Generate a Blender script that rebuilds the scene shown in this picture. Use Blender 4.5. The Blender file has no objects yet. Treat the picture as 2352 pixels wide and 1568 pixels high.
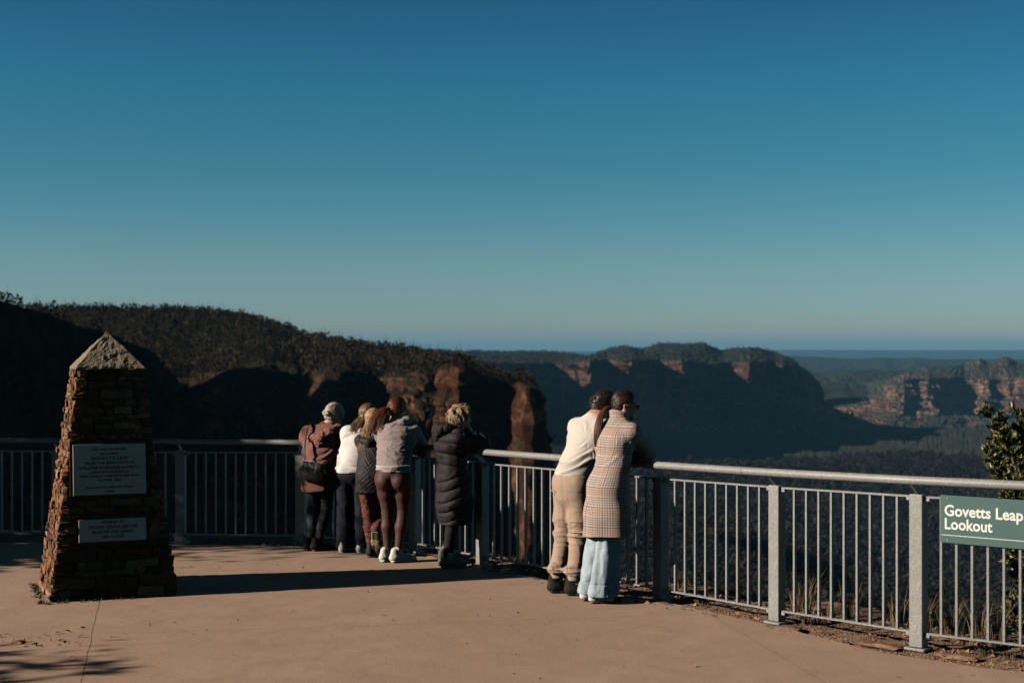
import bpy, math, random
import numpy as np
from mathutils import Vector, Matrix

R = math.radians
random.seed(7); rng = np.random.default_rng(11)
scene = bpy.context.scene
C = scene.collection

# ------------------------------------------------------------------ camera
CAM_H = 2.05; FPX = 3267.0; CX = 1176.0; CY = 798.0     # photo measured at 2352 x 1568
cam_d = bpy.data.cameras.new('camera'); cam = bpy.data.objects.new('camera', cam_d); C.objects.link(cam)
cam_d.lens = 50; cam_d.sensor_width = 36; cam_d.clip_start = .1; cam_d.clip_end = 90000
cam_d.shift_y = 14.0 / 2352
cam.location = (0, 0, CAM_H); cam.rotation_euler = (R(90), 0, 0)
cam_d.dof.use_dof = True; cam_d.dof.focus_distance = 11.9; cam_d.dof.aperture_fstop = 2.8
scene.camera = cam

# ------------------------------------------------------------------ sky, sun, exposure
SUN_EL, SUN_AZ = 23.0, 15.0            # light travels towards (cos15, sin15), 23 degrees down
w = bpy.data.worlds.new('World'); scene.world = w; w.use_nodes = True
nt = w.node_tree; nt.nodes.clear()
out = nt.nodes.new('ShaderNodeOutputWorld'); bg = nt.nodes.new('ShaderNodeBackground')
sky = nt.nodes.new('ShaderNodeTexSky'); sky.sky_type = 'NISHITA'; sky.sun_disc = False
sky.sun_elevation = R(SUN_EL); sky.sun_rotation = R(270 - SUN_AZ)
sky.altitude = 1000; sky.air_density = 1.0; sky.dust_density = .6; sky.ozone_density = 1.5
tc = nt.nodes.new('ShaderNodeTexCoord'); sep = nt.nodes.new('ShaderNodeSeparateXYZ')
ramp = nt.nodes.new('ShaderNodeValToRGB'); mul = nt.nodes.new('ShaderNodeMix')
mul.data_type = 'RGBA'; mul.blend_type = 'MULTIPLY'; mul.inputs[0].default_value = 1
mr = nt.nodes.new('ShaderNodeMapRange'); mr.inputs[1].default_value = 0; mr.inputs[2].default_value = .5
L = nt.links
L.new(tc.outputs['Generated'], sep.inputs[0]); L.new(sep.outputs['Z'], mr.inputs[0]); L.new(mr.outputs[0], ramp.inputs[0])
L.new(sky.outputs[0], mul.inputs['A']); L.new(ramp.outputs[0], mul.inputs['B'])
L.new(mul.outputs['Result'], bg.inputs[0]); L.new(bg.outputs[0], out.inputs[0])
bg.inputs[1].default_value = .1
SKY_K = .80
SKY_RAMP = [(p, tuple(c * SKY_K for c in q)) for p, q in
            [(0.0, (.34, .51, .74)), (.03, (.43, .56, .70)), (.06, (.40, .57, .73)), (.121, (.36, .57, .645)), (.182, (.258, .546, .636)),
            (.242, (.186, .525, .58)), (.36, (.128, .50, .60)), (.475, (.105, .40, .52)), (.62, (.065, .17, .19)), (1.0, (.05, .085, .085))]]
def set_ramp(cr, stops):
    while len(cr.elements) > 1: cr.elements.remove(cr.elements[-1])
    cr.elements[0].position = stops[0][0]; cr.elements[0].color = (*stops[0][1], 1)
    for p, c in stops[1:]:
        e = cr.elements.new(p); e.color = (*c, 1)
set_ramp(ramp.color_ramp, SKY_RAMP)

sun_d = bpy.data.lights.new('sun', 'SUN'); sun = bpy.data.objects.new('sun', sun_d); C.objects.link(sun)
sun_d.energy = 5.0; sun_d.angle = R(.55); sun_d.color = (1, .86, .72)
sd = Vector((math.cos(R(SUN_AZ)) * math.cos(R(SUN_EL)), math.sin(R(SUN_AZ)) * math.cos(R(SUN_EL)), -math.sin(R(SUN_EL))))
sun.rotation_euler = sd.to_track_quat('-Z', 'Y').to_euler()
vs = scene.view_settings; scene.display_settings.display_device = 'sRGB'
vs.view_transform = 'Standard'; vs.look = 'None'; vs.exposure = .3; vs.gamma = 1; vs.use_curve_mapping = False
scene.cycles.max_bounces = 6; scene.cycles.diffuse_bounces = 0; scene.cycles.volume_bounces = 0; scene.cycles.use_denoising = True
# ------------------------------------------------------------------ helpers
def at(px, py, Y):                     # photo pixel + real depth -> world point
    return Vector(((px - CX) / FPX * Y, Y, CAM_H - (py - CY) / FPX * Y))
def gnd(px, py):                       # photo pixel on the ground plane
    Y = FPX * CAM_H / (py - CY)
    return Vector(((px - CX) / FPX * Y, Y, 0))

def _hash(ix, iy, iz, seed):
    h = (ix.astype(np.int64) * 374761393 + iy.astype(np.int64) * 668265263 + iz.astype(np.int64) * 2147483647 + seed * 974634777) & 0xffffffff
    h = ((h ^ (h >> 13)) * 1274126177) & 0xffffffff
    h = h ^ (h >> 16)
    return (h & 0xffff) / 32767.5 - 1.0
def vnoise(P, seed=0):                 # value noise, P (...,3) -> -1..1
    P = np.asarray(P, dtype=np.float64)
    i = np.floor(P).astype(np.int64); f = P - i; f = f * f * (3 - 2 * f)
    r = 0
    for dx in (0, 1):
        wx = f[..., 0] if dx else 1 - f[..., 0]
        for dy in (0, 1):
            wy = f[..., 1] if dy else 1 - f[..., 1]
            for dz in (0, 1):
                wz = f[..., 2] if dz else 1 - f[..., 2]
                r = r + wx * wy * wz * _hash(i[..., 0] + dx, i[..., 1] + dy, i[..., 2] + dz, seed)
    return r
def fbm(P, octv=4, seed=0, gain=.5):
    r = 0; a = 1; s = 1
    for k in range(octv):
        r = r + a * vnoise(np.asarray(P) * s, seed + k * 17); a *= gain; s *= 2.03
    return r

def mesh_np(name, V, F, mat=None, parent=None, smooth=False, cols=None, vecs=None):
    """V (n,3); F a list of (m,k) int arrays"""
    me = bpy.data.meshes.new(name)
    if not isinstance(F, (list, tuple)): F = [F]
    F = [np.asarray(f, dtype=np.int32) for f in F if len(f)]
    nl = sum(f.size for f in F); nf = sum(len(f) for f in F)
    me.vertices.add(len(V)); me.vertices.foreach_set('co', np.asarray(V, dtype=np.float32).ravel())
    me.loops.add(nl); me.loops.foreach_set('vertex_index', np.concatenate([f.ravel() for f in F]))
    tot = np.concatenate([np.full(len(f), f.shape[1], dtype=np.int32) for f in F])
    me.polygons.add(nf); me.polygons.foreach_set('loop_start', np.concatenate([[0], np.cumsum(tot)[:-1]]).astype(np.int32))
    me.polygons.foreach_set('loop_total', tot)
    me.polygons.foreach_set('use_smooth', np.full(nf, smooth))
    me.update(calc_edges=True)
    if cols is not None:
        at_ = me.attributes.new('tint', 'FLOAT_COLOR', 'POINT'); c4 = np.ones((len(V), 4), dtype=np.float32); c4[:, :3] = cols
        at_.data.foreach_set('color', c4.ravel())
    if vecs is not None:
        at_ = me.attributes.new('cuv', 'FLOAT_VECTOR', 'POINT'); at_.data.foreach_set('vector', np.asarray(vecs, dtype=np.float32).ravel())
    o = bpy.data.objects.new(name, me); C.objects.link(o)
    if mat: me.materials.append(mat)
    if parent: o.parent = parent
    return o
def tag(o, label=None, cat=None, group=None, kind=None):
    if label: o['label'] = label
    if cat: o['category'] = cat
    if group: o['group'] = group
    if kind: o['kind'] = kind
    return o
def empty(name, loc=(0, 0, 0), rz=0, label=None, cat=None, group=None):
    o = bpy.data.objects.new(name, None); C.objects.link(o); o.location = loc; o.rotation_euler = (0, 0, rz)
    o.empty_display_size = .2
    return tag(o, label, cat, group)

def grid_faces(nu, nv):
    i = np.arange(nu - 1)[:, None]; j = np.arange(nv - 1)[None]
    a = (i * nv + j).ravel(); return np.stack([a, a + nv, a + nv + 1, a + 1], 1)

class MB:
    """collects polygons into one mesh"""
    def __init__(s): s.V = []; s.F = []; s.n = 0
    def add(s, V, F):
        V = [tuple(v) for v in V]
        s.F += [tuple(i + s.n for i in f) for f in F]; s.V += V; s.n += len(V)
    def box(s, c, size, M=None, bev=0.0):
        hx, hy, hz = [q / 2 for q in size]
        if bev <= 0:
            V = [Vector((x * hx, y * hy, z * hz)) for z in (-1, 1) for y in (-1, 1) for x in (-1, 1)]
            F = [(0, 2, 3, 1), (4, 5, 7, 6), (0, 1, 5, 4), (2, 6, 7, 3), (0, 4, 6, 2), (1, 3, 7, 5)]
        else:
            import bmesh
            bm = bmesh.new(); bmesh.ops.create_cube(bm, size=1)
            for v in bm.verts: v.co = Vector((v.co.x * hx * 2, v.co.y * hy * 2, v.co.z * hz * 2))
            bmesh.ops.bevel(bm, geom=bm.edges[:], offset=bev, segments=2, profile=.5, affect='EDGES')
            V = [v.co.copy() for v in bm.verts]; F = [[v.index for v in f.verts] for f in bm.faces]; bm.free()
        c = Vector(c)
        V = [(M @ v if M else v) + c for v in V]
        s.add(V, F)
    def tube(s, pts, r, n=12, cap=True, rr=None):
        pts = [Vector(p) for p in pts]; V = []; F = []
        up = None
        for k, p in enumerate(pts):
            if k == 0: t = pts[1] - p
            elif k == len(pts) - 1: t = p - pts[-2]
            else: t = (pts[k + 1] - p).normalized() + (p - pts[k - 1]).normalized()
            t.normalize()
            if up is None: up = Vector((0, 0, 1)) if abs(t.z) < .9 else Vector((1, 0, 0))
            a = t.cross(up).normalized(); b = a.cross(t).normalized(); up = b
            q = rr[k] if rr else r
            for j in range(n):
                an = 2 * math.pi * j / n
                V.append(p + a * math.cos(an) * q + b * math.sin(an) * q)
            if k:
                o = (k - 1) * n
                F += [(o + j, o + (j + 1) % n, o + n + (j + 1) % n, o + n + j) for j in range(n)]
        if cap:
            F.append(tuple(range(n - 1, -1, -1))); F.append(tuple((len(pts) - 1) * n + j for j in range(n)))
        s.add(V, F)
    def build(s, name, mat=None, parent=None, smooth=False):
        me = bpy.data.meshes.new(name); me.from_pydata(s.V, [], s.F)
        if smooth: me.polygons.foreach_set('use_smooth', [True] * len(me.polygons))
        me.update()
        o = bpy.data.objects.new(name, me); C.objects.link(o)
        if mat: me.materials.append(mat)
        if parent: o.parent = parent
        return o

# ------------------------------------------------------------------ materials
class NT:
    def __init__(s, name):
        s.m = bpy.data.materials.new(name); s.m.use_nodes = True; s.t = s.m.node_tree
        s.b = s.t.nodes['Principled BSDF']; s.b.inputs['Specular IOR Level'].default_value = .3
    def n(s, typ, **kw):
        o = s.t.nodes.new(typ)
        for k, v in kw.items(): setattr(o, k, v)
        return o
    def l(s, a, b): s.t.links.new(a, b)
    def val(s, x):
        return x
    def setin(s, sock, x):
        if hasattr(x, 'is_linked') or hasattr(x, 'links'): s.l(x, sock)
        else: sock.default_value = x if not (isinstance(x, tuple) and len(x) == 3 and sock.type == 'RGBA') else (*x, 1)
    def coord(s, kind='Object', scale=None):
        c = s.n('ShaderNodeTexCoord').outputs[kind]
        if scale is None: return c
        mp = s.n('ShaderNodeMapping'); s.l(c, mp.inputs[0]); mp.inputs['Scale'].default_value = scale if isinstance(scale, tuple) else (scale,) * 3
        return mp.outputs[0]
    def attr(s, name, out='Vector'):
        a = s.n('ShaderNodeAttribute', attribute_name=name); return a.outputs[out]
    def noise(s, vec, scale=5, detail=4, rough=.55, dist=0, out='Fac'):
        o = s.n('ShaderNodeTexNoise'); s.l(vec, o.inputs['Vector'])
        o.inputs['Scale'].default_value = scale; o.inputs['Detail'].default_value = detail; o.inputs['Roughness'].default_value = rough
        o.inputs['Distortion'].default_value = dist
        return o.outputs[out]
    def vor(s, vec, scale=5, feature='F1', out='Distance', rnd=1):
        o = s.n('ShaderNodeTexVoronoi', feature=feature); s.l(vec, o.inputs['Vector']); o.inputs['Scale'].default_value = scale
        o.inputs['Randomness'].default_value = rnd
        return o.outputs[out]
    def ramp(s, fac, stops, interp='LINEAR'):
        o = s.n('ShaderNodeValToRGB'); s.l(fac, o.inputs[0]); o.color_ramp.interpolation = interp
        set_ramp(o.color_ramp, [(p, c if isinstance(c, tuple) else (c, c, c)) for p, c in stops]); return o.outputs[0]
    def mix(s, fac, a, b, mode='MIX'):
        o = s.n('ShaderNodeMix', data_type='RGBA', blend_type=mode)
        s.setin(o.inputs[0], fac); s.setin(o.inputs['A'], a); s.setin(o.inputs['B'], b); return o.outputs['Result']
    def math(s, op, a, b=0.0, c=None, clamp=False):
        o = s.n('ShaderNodeMath', operation=op, use_clamp=clamp); s.setin(o.inputs[0], a); s.setin(o.inputs[1], b)
        if c is not None: s.setin(o.inputs[2], c)
        return o.outputs[0]
    def sepxyz(s, v):
        o = s.n('ShaderNodeSeparateXYZ'); s.l(v, o.inputs[0]); return o.outputs
    def bump(s, h, strength=.3, dist=.01, normal=None):
        o = s.n('ShaderNodeBump'); s.l(h, o.inputs['Height']); o.inputs['Strength'].default_value = strength; o.inputs['Distance'].default_value = dist
        if normal is not None: s.l(normal, o.inputs['Normal'])
        s.l(o.outputs[0], s.b.inputs['Normal']); return o.outputs[0]
    def col(s, x): s.setin(s.b.inputs['Base Color'], x); return s
    def rough(s, x): s.setin(s.b.inputs['Roughness'], x); return s
    def metal(s, x): s.setin(s.b.inputs['Metallic'], x); return s

def simple(name, col, rough=.7, nscale=30, amt=.25, bump=.15, bdist=.004, coord='Object', metal=0):
    t = NT(name); v = t.coord(coord); n = t.noise(v, nscale, 5)
    lo = tuple(c * (1 - amt) for c in col); hi = tuple(min(1, c * (1 + amt)) for c in col)
    t.col(t.ramp(n, [(.3, lo), (.7, hi)])).rough(rough).metal(metal)
    if bump: t.bump(t.noise(v, nscale * 3, 4), bump, bdist)
    return t.m
# ------------------------------------------------------------------ far land
def geo_normal_z(t):
    g = t.n('ShaderNodeNewGeometry'); return t.sepxyz(g.outputs['Normal'])[2]
def cliff_mat(name, sc, rock1, rock2, veg, bare=.5, vegz=(.45, .62), vn=1.1):
    """sandstone on steep ground, bush on the flats and ledges; sc = metres of the main pattern"""
    t = NT(name); v = t.coord('Object'); nz = geo_normal_z(t)
    streak = t.n('ShaderNodeMapping'); t.l(v, streak.inputs[0]); streak.inputs['Scale'].default_value = (1, 1, .28)
    bed = t.n('ShaderNodeMapping'); t.l(v, bed.inputs[0]); bed.inputs['Scale'].default_value = (.25, .25, 2.6)
    n1 = t.noise(streak.outputs[0], 1 / sc, 5, .6); n2 = t.noise(bed.outputs[0], 1.4 / sc, 5, .65); n3 = t.noise(v, 6 / sc, 4, .6)
    rock = t.mix(t.ramp(n1, [(.46, 0.0), (.62, 1.0)]), tuple(c * .32 for c in rock1), rock1)
    rock = t.mix(t.ramp(n2, [(.5, 0.0), (.66, .8)]), rock, rock2)
    rock = t.mix(t.ramp(n3, [(.45, 0.0), (.62, .75)]), rock, tuple(c * .25 for c in rock1))
    vegc = t.mix(t.ramp(t.noise(v, 14 / sc, 4, .7), [(.35, 0.0), (.65, 1.0)]), tuple(c * .45 for c in veg), tuple(c * 1.5 for c in veg))
    f = t.math('ADD', nz, t.math('MULTIPLY', t.math('SUBTRACT', t.noise(v, 3 / sc, 5, .6), .5), vn))
    f = t.ramp(t.math('ADD', f, (.5 - bare) * .5), [(vegz[0], 0.0), (vegz[1], 1.0)])
    t.col(t.mix(f, rock, vegc)).rough(.95); t.b.inputs['Specular IOR Level'].default_value = .05
    t.bump(t.math('ADD', t.noise(v, 10 / sc, 5, .7), t.math('MULTIPLY', n2, .8)), .9, sc * .12)
    return t.m
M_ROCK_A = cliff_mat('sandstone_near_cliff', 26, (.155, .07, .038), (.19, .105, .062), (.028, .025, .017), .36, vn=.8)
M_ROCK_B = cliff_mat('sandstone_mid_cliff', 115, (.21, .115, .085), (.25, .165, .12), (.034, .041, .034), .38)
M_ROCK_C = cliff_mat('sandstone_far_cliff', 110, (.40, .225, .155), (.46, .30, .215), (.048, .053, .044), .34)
def bush_mat(name, sc, col):
    t = NT(name); v = t.coord('Object')
    n = t.noise(v, 1 / sc, 6, .65)
    t.col(t.ramp(n, [(.33, tuple(c * .5 for c in col)), (.68, tuple(c * 1.6 for c in col))])).rough(.95)
    t.b.inputs['Specular IOR Level'].default_value = .05
    t.bump(t.noise(v, 2.5 / sc, 5, .7), 1, sc * .4); return t.m
M_BUSH = bush_mat('eucalypt_forest_floor', 14, (.06, .055, .042))
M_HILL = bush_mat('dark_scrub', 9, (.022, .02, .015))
M_PLAIN = bush_mat('distant_forest', 120, (.035, .048, .044))

def interp_rows(st, nu):
    """st: list of (px, [(py, Y, dpx?), ...]); returns world grid (nu, nrows, 3), interpolated in px"""
    xs = np.array([s[0] for s in st], float); nr = len(st[0][1])
    u = np.linspace(0, len(st) - 1, nu); i = np.clip(u.astype(int), 0, len(st) - 2); f = (u - i)[:, None]
    A = np.array([[(s[0] + (r[2] if len(r) > 2 else 0), r[0], r[1]) for r in s[1]] for s in st], float)
    G = A[i] * (1 - f[..., None]) + A[i + 1] * f[..., None]
    Y = G[..., 2]; return np.stack([(G[..., 0] - CX) / FPX * Y, Y, CAM_H - (G[..., 1] - CY) / FPX * Y], -1)
def refine_rows(G, counts):
    out_ = []
    for k, c in enumerate(counts):
        for j in range(c):
            f = j / c; out_.append(G[:, k] * (1 - f) + G[:, k + 1] * f)
    out_.append(G[:, -1]); return np.stack(out_, 1)
def normals(G):
    du = np.gradient(G, axis=0); dv = np.gradient(G, axis=1); n = np.cross(dv, du)
    return n / (np.linalg.norm(n, axis=-1, keepdims=True) + 1e-9)
def terrain(name, st, nu, counts, amp_of_row, sc, mat, kind='structure', cols=3.0, seed=0, ledge=.35, ampu=None):
    G = refine_rows(interp_rows(st, nu), counts)
    N = normals(G); nv = G.shape[1]
    rows = np.linspace(0, len(counts), 2000)
    tpos = np.concatenate([[k + j / c for j in range(c)] for k, c in enumerate(counts)] + [[len(counts)]])
    amp = np.interp(tpos, np.arange(len(amp_of_row)), amp_of_row)[None, :]
    H = G.copy(); H[..., 2] /= cols            # stretched vertically: columns and buttresses on the walls
    d = fbm(H / sc, 5, seed, .55)
    rid = 1 - np.abs(fbm(H / (sc * .6) + 7, 4, seed + 5, .5)) * 1.6
    bed = fbm(np.stack([G[..., 0] / (sc * 4), G[..., 1] / (sc * 4), G[..., 2] / (sc * .16)], -1), 3, seed + 9)
    D = (d * .8 + rid * .55 + bed * ledge + .24 * fbm(H / (sc * .2), 4, seed + 31) - .35 * np.exp(-(vnoise(np.stack([G[..., 0] / (sc * .16), G[..., 1] / (sc * .16), G[..., 2] / (sc * 1.5)], -1), seed + 51) / .16) ** 2)) * amp
    if ampu: D = D * np.interp(np.linspace(0, len(st) - 1, nu), np.arange(len(st)), [ampu(q[0]) for q in st])[:, None]
    Nh = N.copy(); Nh[..., 2] *= .35
    G = G + Nh * D[..., None]
    o = mesh_np(name, G.reshape(-1, 3), grid_faces(nu, nv), mat, smooth=False)
    tag(o, kind=kind); return o, G

# --- nearest hillside on the left: falls away to the right, out of the sun
st = [(-5200, [(300, 240, -900), (250, 200), (900, 190), (1500, 170), (2600, 150)]), (-2600, [(430, 400, -700), (400, 330), (820, 300), (1300, 280), (1900, 220)]), (-1200, [(500, 460, -400), (480, 395), (800, 375), (1150, 350), (1750, 280)]),
      (-420, [(560, 470, -200), (560, 420), (800, 400), (1100, 380), (1700, 300)]),
      (-150, [(625, 520, -200), (625, 440), (800, 425), (1100, 400), (1700, 320)]),
      (0, [(686, 560, -250), (688, 470), (800, 462), (1050, 440), (1700, 340)]),
      (60, [(704, 570, -250), (706, 490), (820, 480), (1050, 460), (1700, 350)]),
      (110, [(722, 590, -250), (724, 515), (830, 505), (1060, 480), (1700, 360)]),
      (180, [(746, 610, -250), (748, 545), (850, 535), (1080, 505), (1700, 380)]),
      (260, [(766, 640, -250), (768, 580), (880, 568), (1100, 530), (1700, 400)]),
      (338, [(798, 680, -250), (802, 625), (900, 612), (1120, 560), (1700, 410)]),
      (390, [(850, 720, -250), (854, 660), (930, 645), (1150, 590), (1700, 420)]),
      (425, [(930, 760, -250), (936, 700), (1000, 680), (1200, 600), (1700, 430)]),
      (450, [(1100, 780, -250), (1105, 720), (1180, 690), (1300, 600), (1750, 430)])]
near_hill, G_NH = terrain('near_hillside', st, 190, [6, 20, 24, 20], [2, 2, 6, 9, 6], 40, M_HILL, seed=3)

# --- the long wall that runs away from the left to the free standing pinnacle
def A(px, ys, yr, d, dback=260, ymid=None, dt=0):
    # skyline, rim, foot of the cliff, talus, gully
    Yb = 900 + .135 * (px - 1176) if px < 1170 else d
    return (px, [(ys + 45, d + dback + 500), (ys, d + dback), ((ys * .45 + yr * .55), d + dback * .4), (yr, d), (yr + 110, d * .55 + Yb * .45), (1500, Yb - 30), (2300, Yb - 160)])
st = [A(60, 716, 905, 1040, 240), A(200, 716, 900, 1040, 240), A(300, 717, 868, 1045, 240), A(400, 716, 866, 1060, 240), A(436, 718, 872, 1065, 240),
      A(470, 722, 880, 1035, 270), A(512, 726, 860, 1012, 290), A(540, 730, 838, 1030, 280), A(600, 742, 832, 1040, 250), A(668, 764, 848, 1045, 230),
      A(700, 778, 862, 1040, 220), A(730, 786, 862, 985, 240), A(762, 792, 860, 948, 260), A(800, 798, 850, 985, 210), A(840, 804, 858, 1000, 180), A(866, 806, 868, 1000, 170),
      A(890, 809, 868, 985, 190), A(926, 812, 862, 968, 170), A(965, 816, 852, 965, 120), A(1002, 828, 858, 965, 90), A(1014, 836, 850, 930, 80),
      A(1034, 842, 846, 875, 80), A(1054, 842, 845, 848, 80), A(1080, 846, 850, 858, 60), A(1108, 858, 862, 872, 50), A(1140, 868, 872, 890, 40),
      A(1166, 880, 884, 905, 40), A(1177, 894, 900, 908, 30), A(1184, 880, 884, 885, 26), A(1196, 876, 880, 830, 40), A(1212, 884, 888, 785, 60), A(1226, 912, 916, 792, 60),
      A(1240, 948, 952, 800, 60), A(1250, 1000, 1006, 808, 60), A(1258, 1060, 1070, 816, 60), A(1272, 1110, 1130, 824, 60), A(1330, 1190, 1240, 840, 80)]
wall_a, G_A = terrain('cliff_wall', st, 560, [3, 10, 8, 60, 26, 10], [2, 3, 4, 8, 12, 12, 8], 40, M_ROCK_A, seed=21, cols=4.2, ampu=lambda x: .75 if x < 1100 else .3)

# --- hill added unseen, left of the frame, to shade the wall's lower part
yy_ = np.linspace(560, 1060, 70); xx_ = np.linspace(-900, -425, 60); XX_, YY_ = np.meshgrid(xx_, yy_, indexing='ij')
top_ = np.interp(YY_, [560, 650, 720, 900, 960, 1060], [40, 90, 190, 205, 120, 20]); fall = np.clip(1 - np.abs(XX_ + 620) / 195, 0, 1)
ZZ_ = -20 + (top_ + 20) * fall ** .8 + 14 * fbm(np.stack([XX_ / 60, YY_ / 60, XX_ * 0], -1), 4, 88)
sp_ = mesh_np('added_shade_spur', np.stack([XX_, YY_, ZZ_], -1).reshape(-1, 3), grid_faces(60, 70), M_HILL, smooth=False); sp_['kind'] = 'structure'

# --- plateau and great cliff across the valley
def B(px, ys, yr, yb, d, back=900):
    d *= 1.9; back *= 1.9; T = 1.9 * (2560 + (px - 930) * 1.1)
    bk = (ys + 14, d + back + 2500) if px < 1640 else (ys + 110 + (px - 1640) * .4, d + back + 350)
    return (px, [bk, (ys, d + back), (yr, d), (yb, d * .6 + T * .4 - 30), (yb + 46, T - 400), (1062, T - 1000), (1250, T - 1900)])
st = [B(930, 806, 826, 940, 2550), B(1000, 804, 826, 940, 2560), B(1060, 807, 828, 940, 2600), B(1120, 809, 830, 940, 2680), B(1200, 807, 834, 945, 2760),
      B(1275, 810, 836, 945, 2880), B(1300, 812, 838, 945, 2830), B(1358, 817, 826, 945, 2740), B(1384, 806, 826, 945, 2840), B(1392, 802, 826, 945, 2900),
      B(1430, 795, 826, 945, 2800), B(1452, 799, 826, 945, 2760), B(1480, 803, 828, 945, 2860), B(1515, 787, 828, 950, 2980), B(1565, 789, 830, 950, 2900),
      B(1620, 788, 836, 950, 3060), B(1658, 805, 834, 950, 3180), B(1684, 799, 834, 950, 3200), B(1722, 797, 832, 952, 3060), B(1750, 800, 832, 952, 3160),
      B(1776, 808, 838, 955, 3260), B(1798, 816, 840, 955, 3180, 500), B(1820, 826, 846, 958, 3260, 300), B(1852, 848, 860, 960, 3330, 160), B(1876, 872, 880, 962, 3420, 80),
      B(1884, 892, 898, 964, 3480, 50), B(1890, 928, 934, 968, 3540, 40), B(1893, 952, 958, 975, 3600, 40), B(1903, 972, 980, 990, 3640, 60), B(1925, 1000, 1006, 1014, 3660, 60), B(1940, 1030, 1036, 1042, 3660, 60)]
wall_b, G_B = terrain('great_cliff', st, 800, [3, 12, 50, 8, 14, 8], [10, 14, 22, 62, 34, 12, 8], 190, M_ROCK_B, seed=41, cols=2.6)

# --- lit cliffs on the right and the hills behind them
def Cc(px, ys, yr, yb, d):
    d *= 1.9
    return (px, [(ys + 8, d + 3000), (ys, d + 1300), (yr, d), (yb, d - 110), (yb + 24, d - 650), (992, 6500), (1052, 5300), (1120, 4350)])
st = [Cc(1800, 975, 985, 992, 5400), Cc(1868, 930, 950, 958, 5300), Cc(1930, 905, 936, 958, 5200), Cc(1990, 882, 925, 957, 5150), Cc(2040, 868, 902, 953, 5000), Cc(2075, 856, 872, 955, 4950),
      Cc(2100, 850, 868, 953, 5000), Cc(2130, 843, 866, 952, 4900), Cc(2186, 840, 866, 954, 4950), Cc(2215, 834, 872, 955, 5050), Cc(2250, 826, 874, 955, 4900), Cc(2270, 834, 872, 956, 4850),
      Cc(2292, 821, 868, 958, 4900), Cc(2314, 822, 866, 958, 4800), Cc(2336, 834, 864, 960, 4780), Cc(2400, 838, 866, 962, 4650), Cc(2520, 836, 868, 962, 4500), Cc(2700, 840, 868, 965, 4300)]
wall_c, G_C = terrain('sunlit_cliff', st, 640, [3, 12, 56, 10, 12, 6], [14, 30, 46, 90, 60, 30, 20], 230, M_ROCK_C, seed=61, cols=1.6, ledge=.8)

def hills(name, pts, d, seed, mat, drop=26, amp=1.0):
    st_ = [(p[0], [(p[1] + 10, d * 1.12), (p[1], d), (p[1] + drop * .5, d * .93), (p[1] + drop * 2.2, d * .8)]) for p in pts]
    return terrain(name, st_, 300, [3, 10, 10], [d * .0012 * amp, d * .002 * amp, d * .006 * amp, d * .006 * amp], d * .05, mat, seed=seed, cols=1.0, ledge=0)[0]
hills('valley_hills', [(1700, 880), (1860, 859), (1905, 855), (1944, 851), (2014, 852), (2079, 853), (2140, 848), (2300, 850), (2700, 856)], 12500, 70, M_PLAIN)
hills('distant_hills', [(1700, 812), (1800, 817), (1870, 820), (1944, 823), (1985, 824), (2032, 821), (2065, 824), (2098, 821), (2140, 824), (2200, 824), (2352, 827), (2800, 824)], 22000, 71, M_PLAIN, amp=.5)
hills('left_far_hill', [(470, 735), (505, 722), (525, 718), (545, 716), (570, 721), (600, 735), (640, 760)], 2400, 72, M_BUSH, amp=.6)
hills('horizon_plateau', [(-800, 806), (300, 806), (900, 806), (1225, 804), (1300, 806), (1364, 806), (1500, 806), (1800, 803), (2352, 804), (3200, 805)], 60000, 73, M_PLAIN, drop=10, amp=.12)

# --- the valley floor, one broad sheet under everything
nx, ny = 200, 260
xs = np.linspace(-1, 1, nx); ys = np.linspace(0, 1, ny) ** 1.7
YY = 500 + ys * 62000; XX = xs[:, None] * (YY[None] * .62 + 500)
PP = np.stack([XX, np.broadcast_to(YY, XX.shape), np.zeros_like(XX)], -1)
def floor_z(P):
    q = np.stack([P[..., 0] / 520, P[..., 1] / 520, np.zeros(P.shape[:-1])], -1)
    return -420 + fbm(q * .6, 4, 90) * 34 - np.clip((P[..., 1] - 5200) / 3000, 0, 1) * 150
PP[..., 2] = floor_z(PP)
mesh_np('valley_floor', PP.reshape(-1, 3), grid_faces(nx, ny)[:, ::-1], M_BUSH, smooth=True)['kind'] = 'structure'

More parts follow.
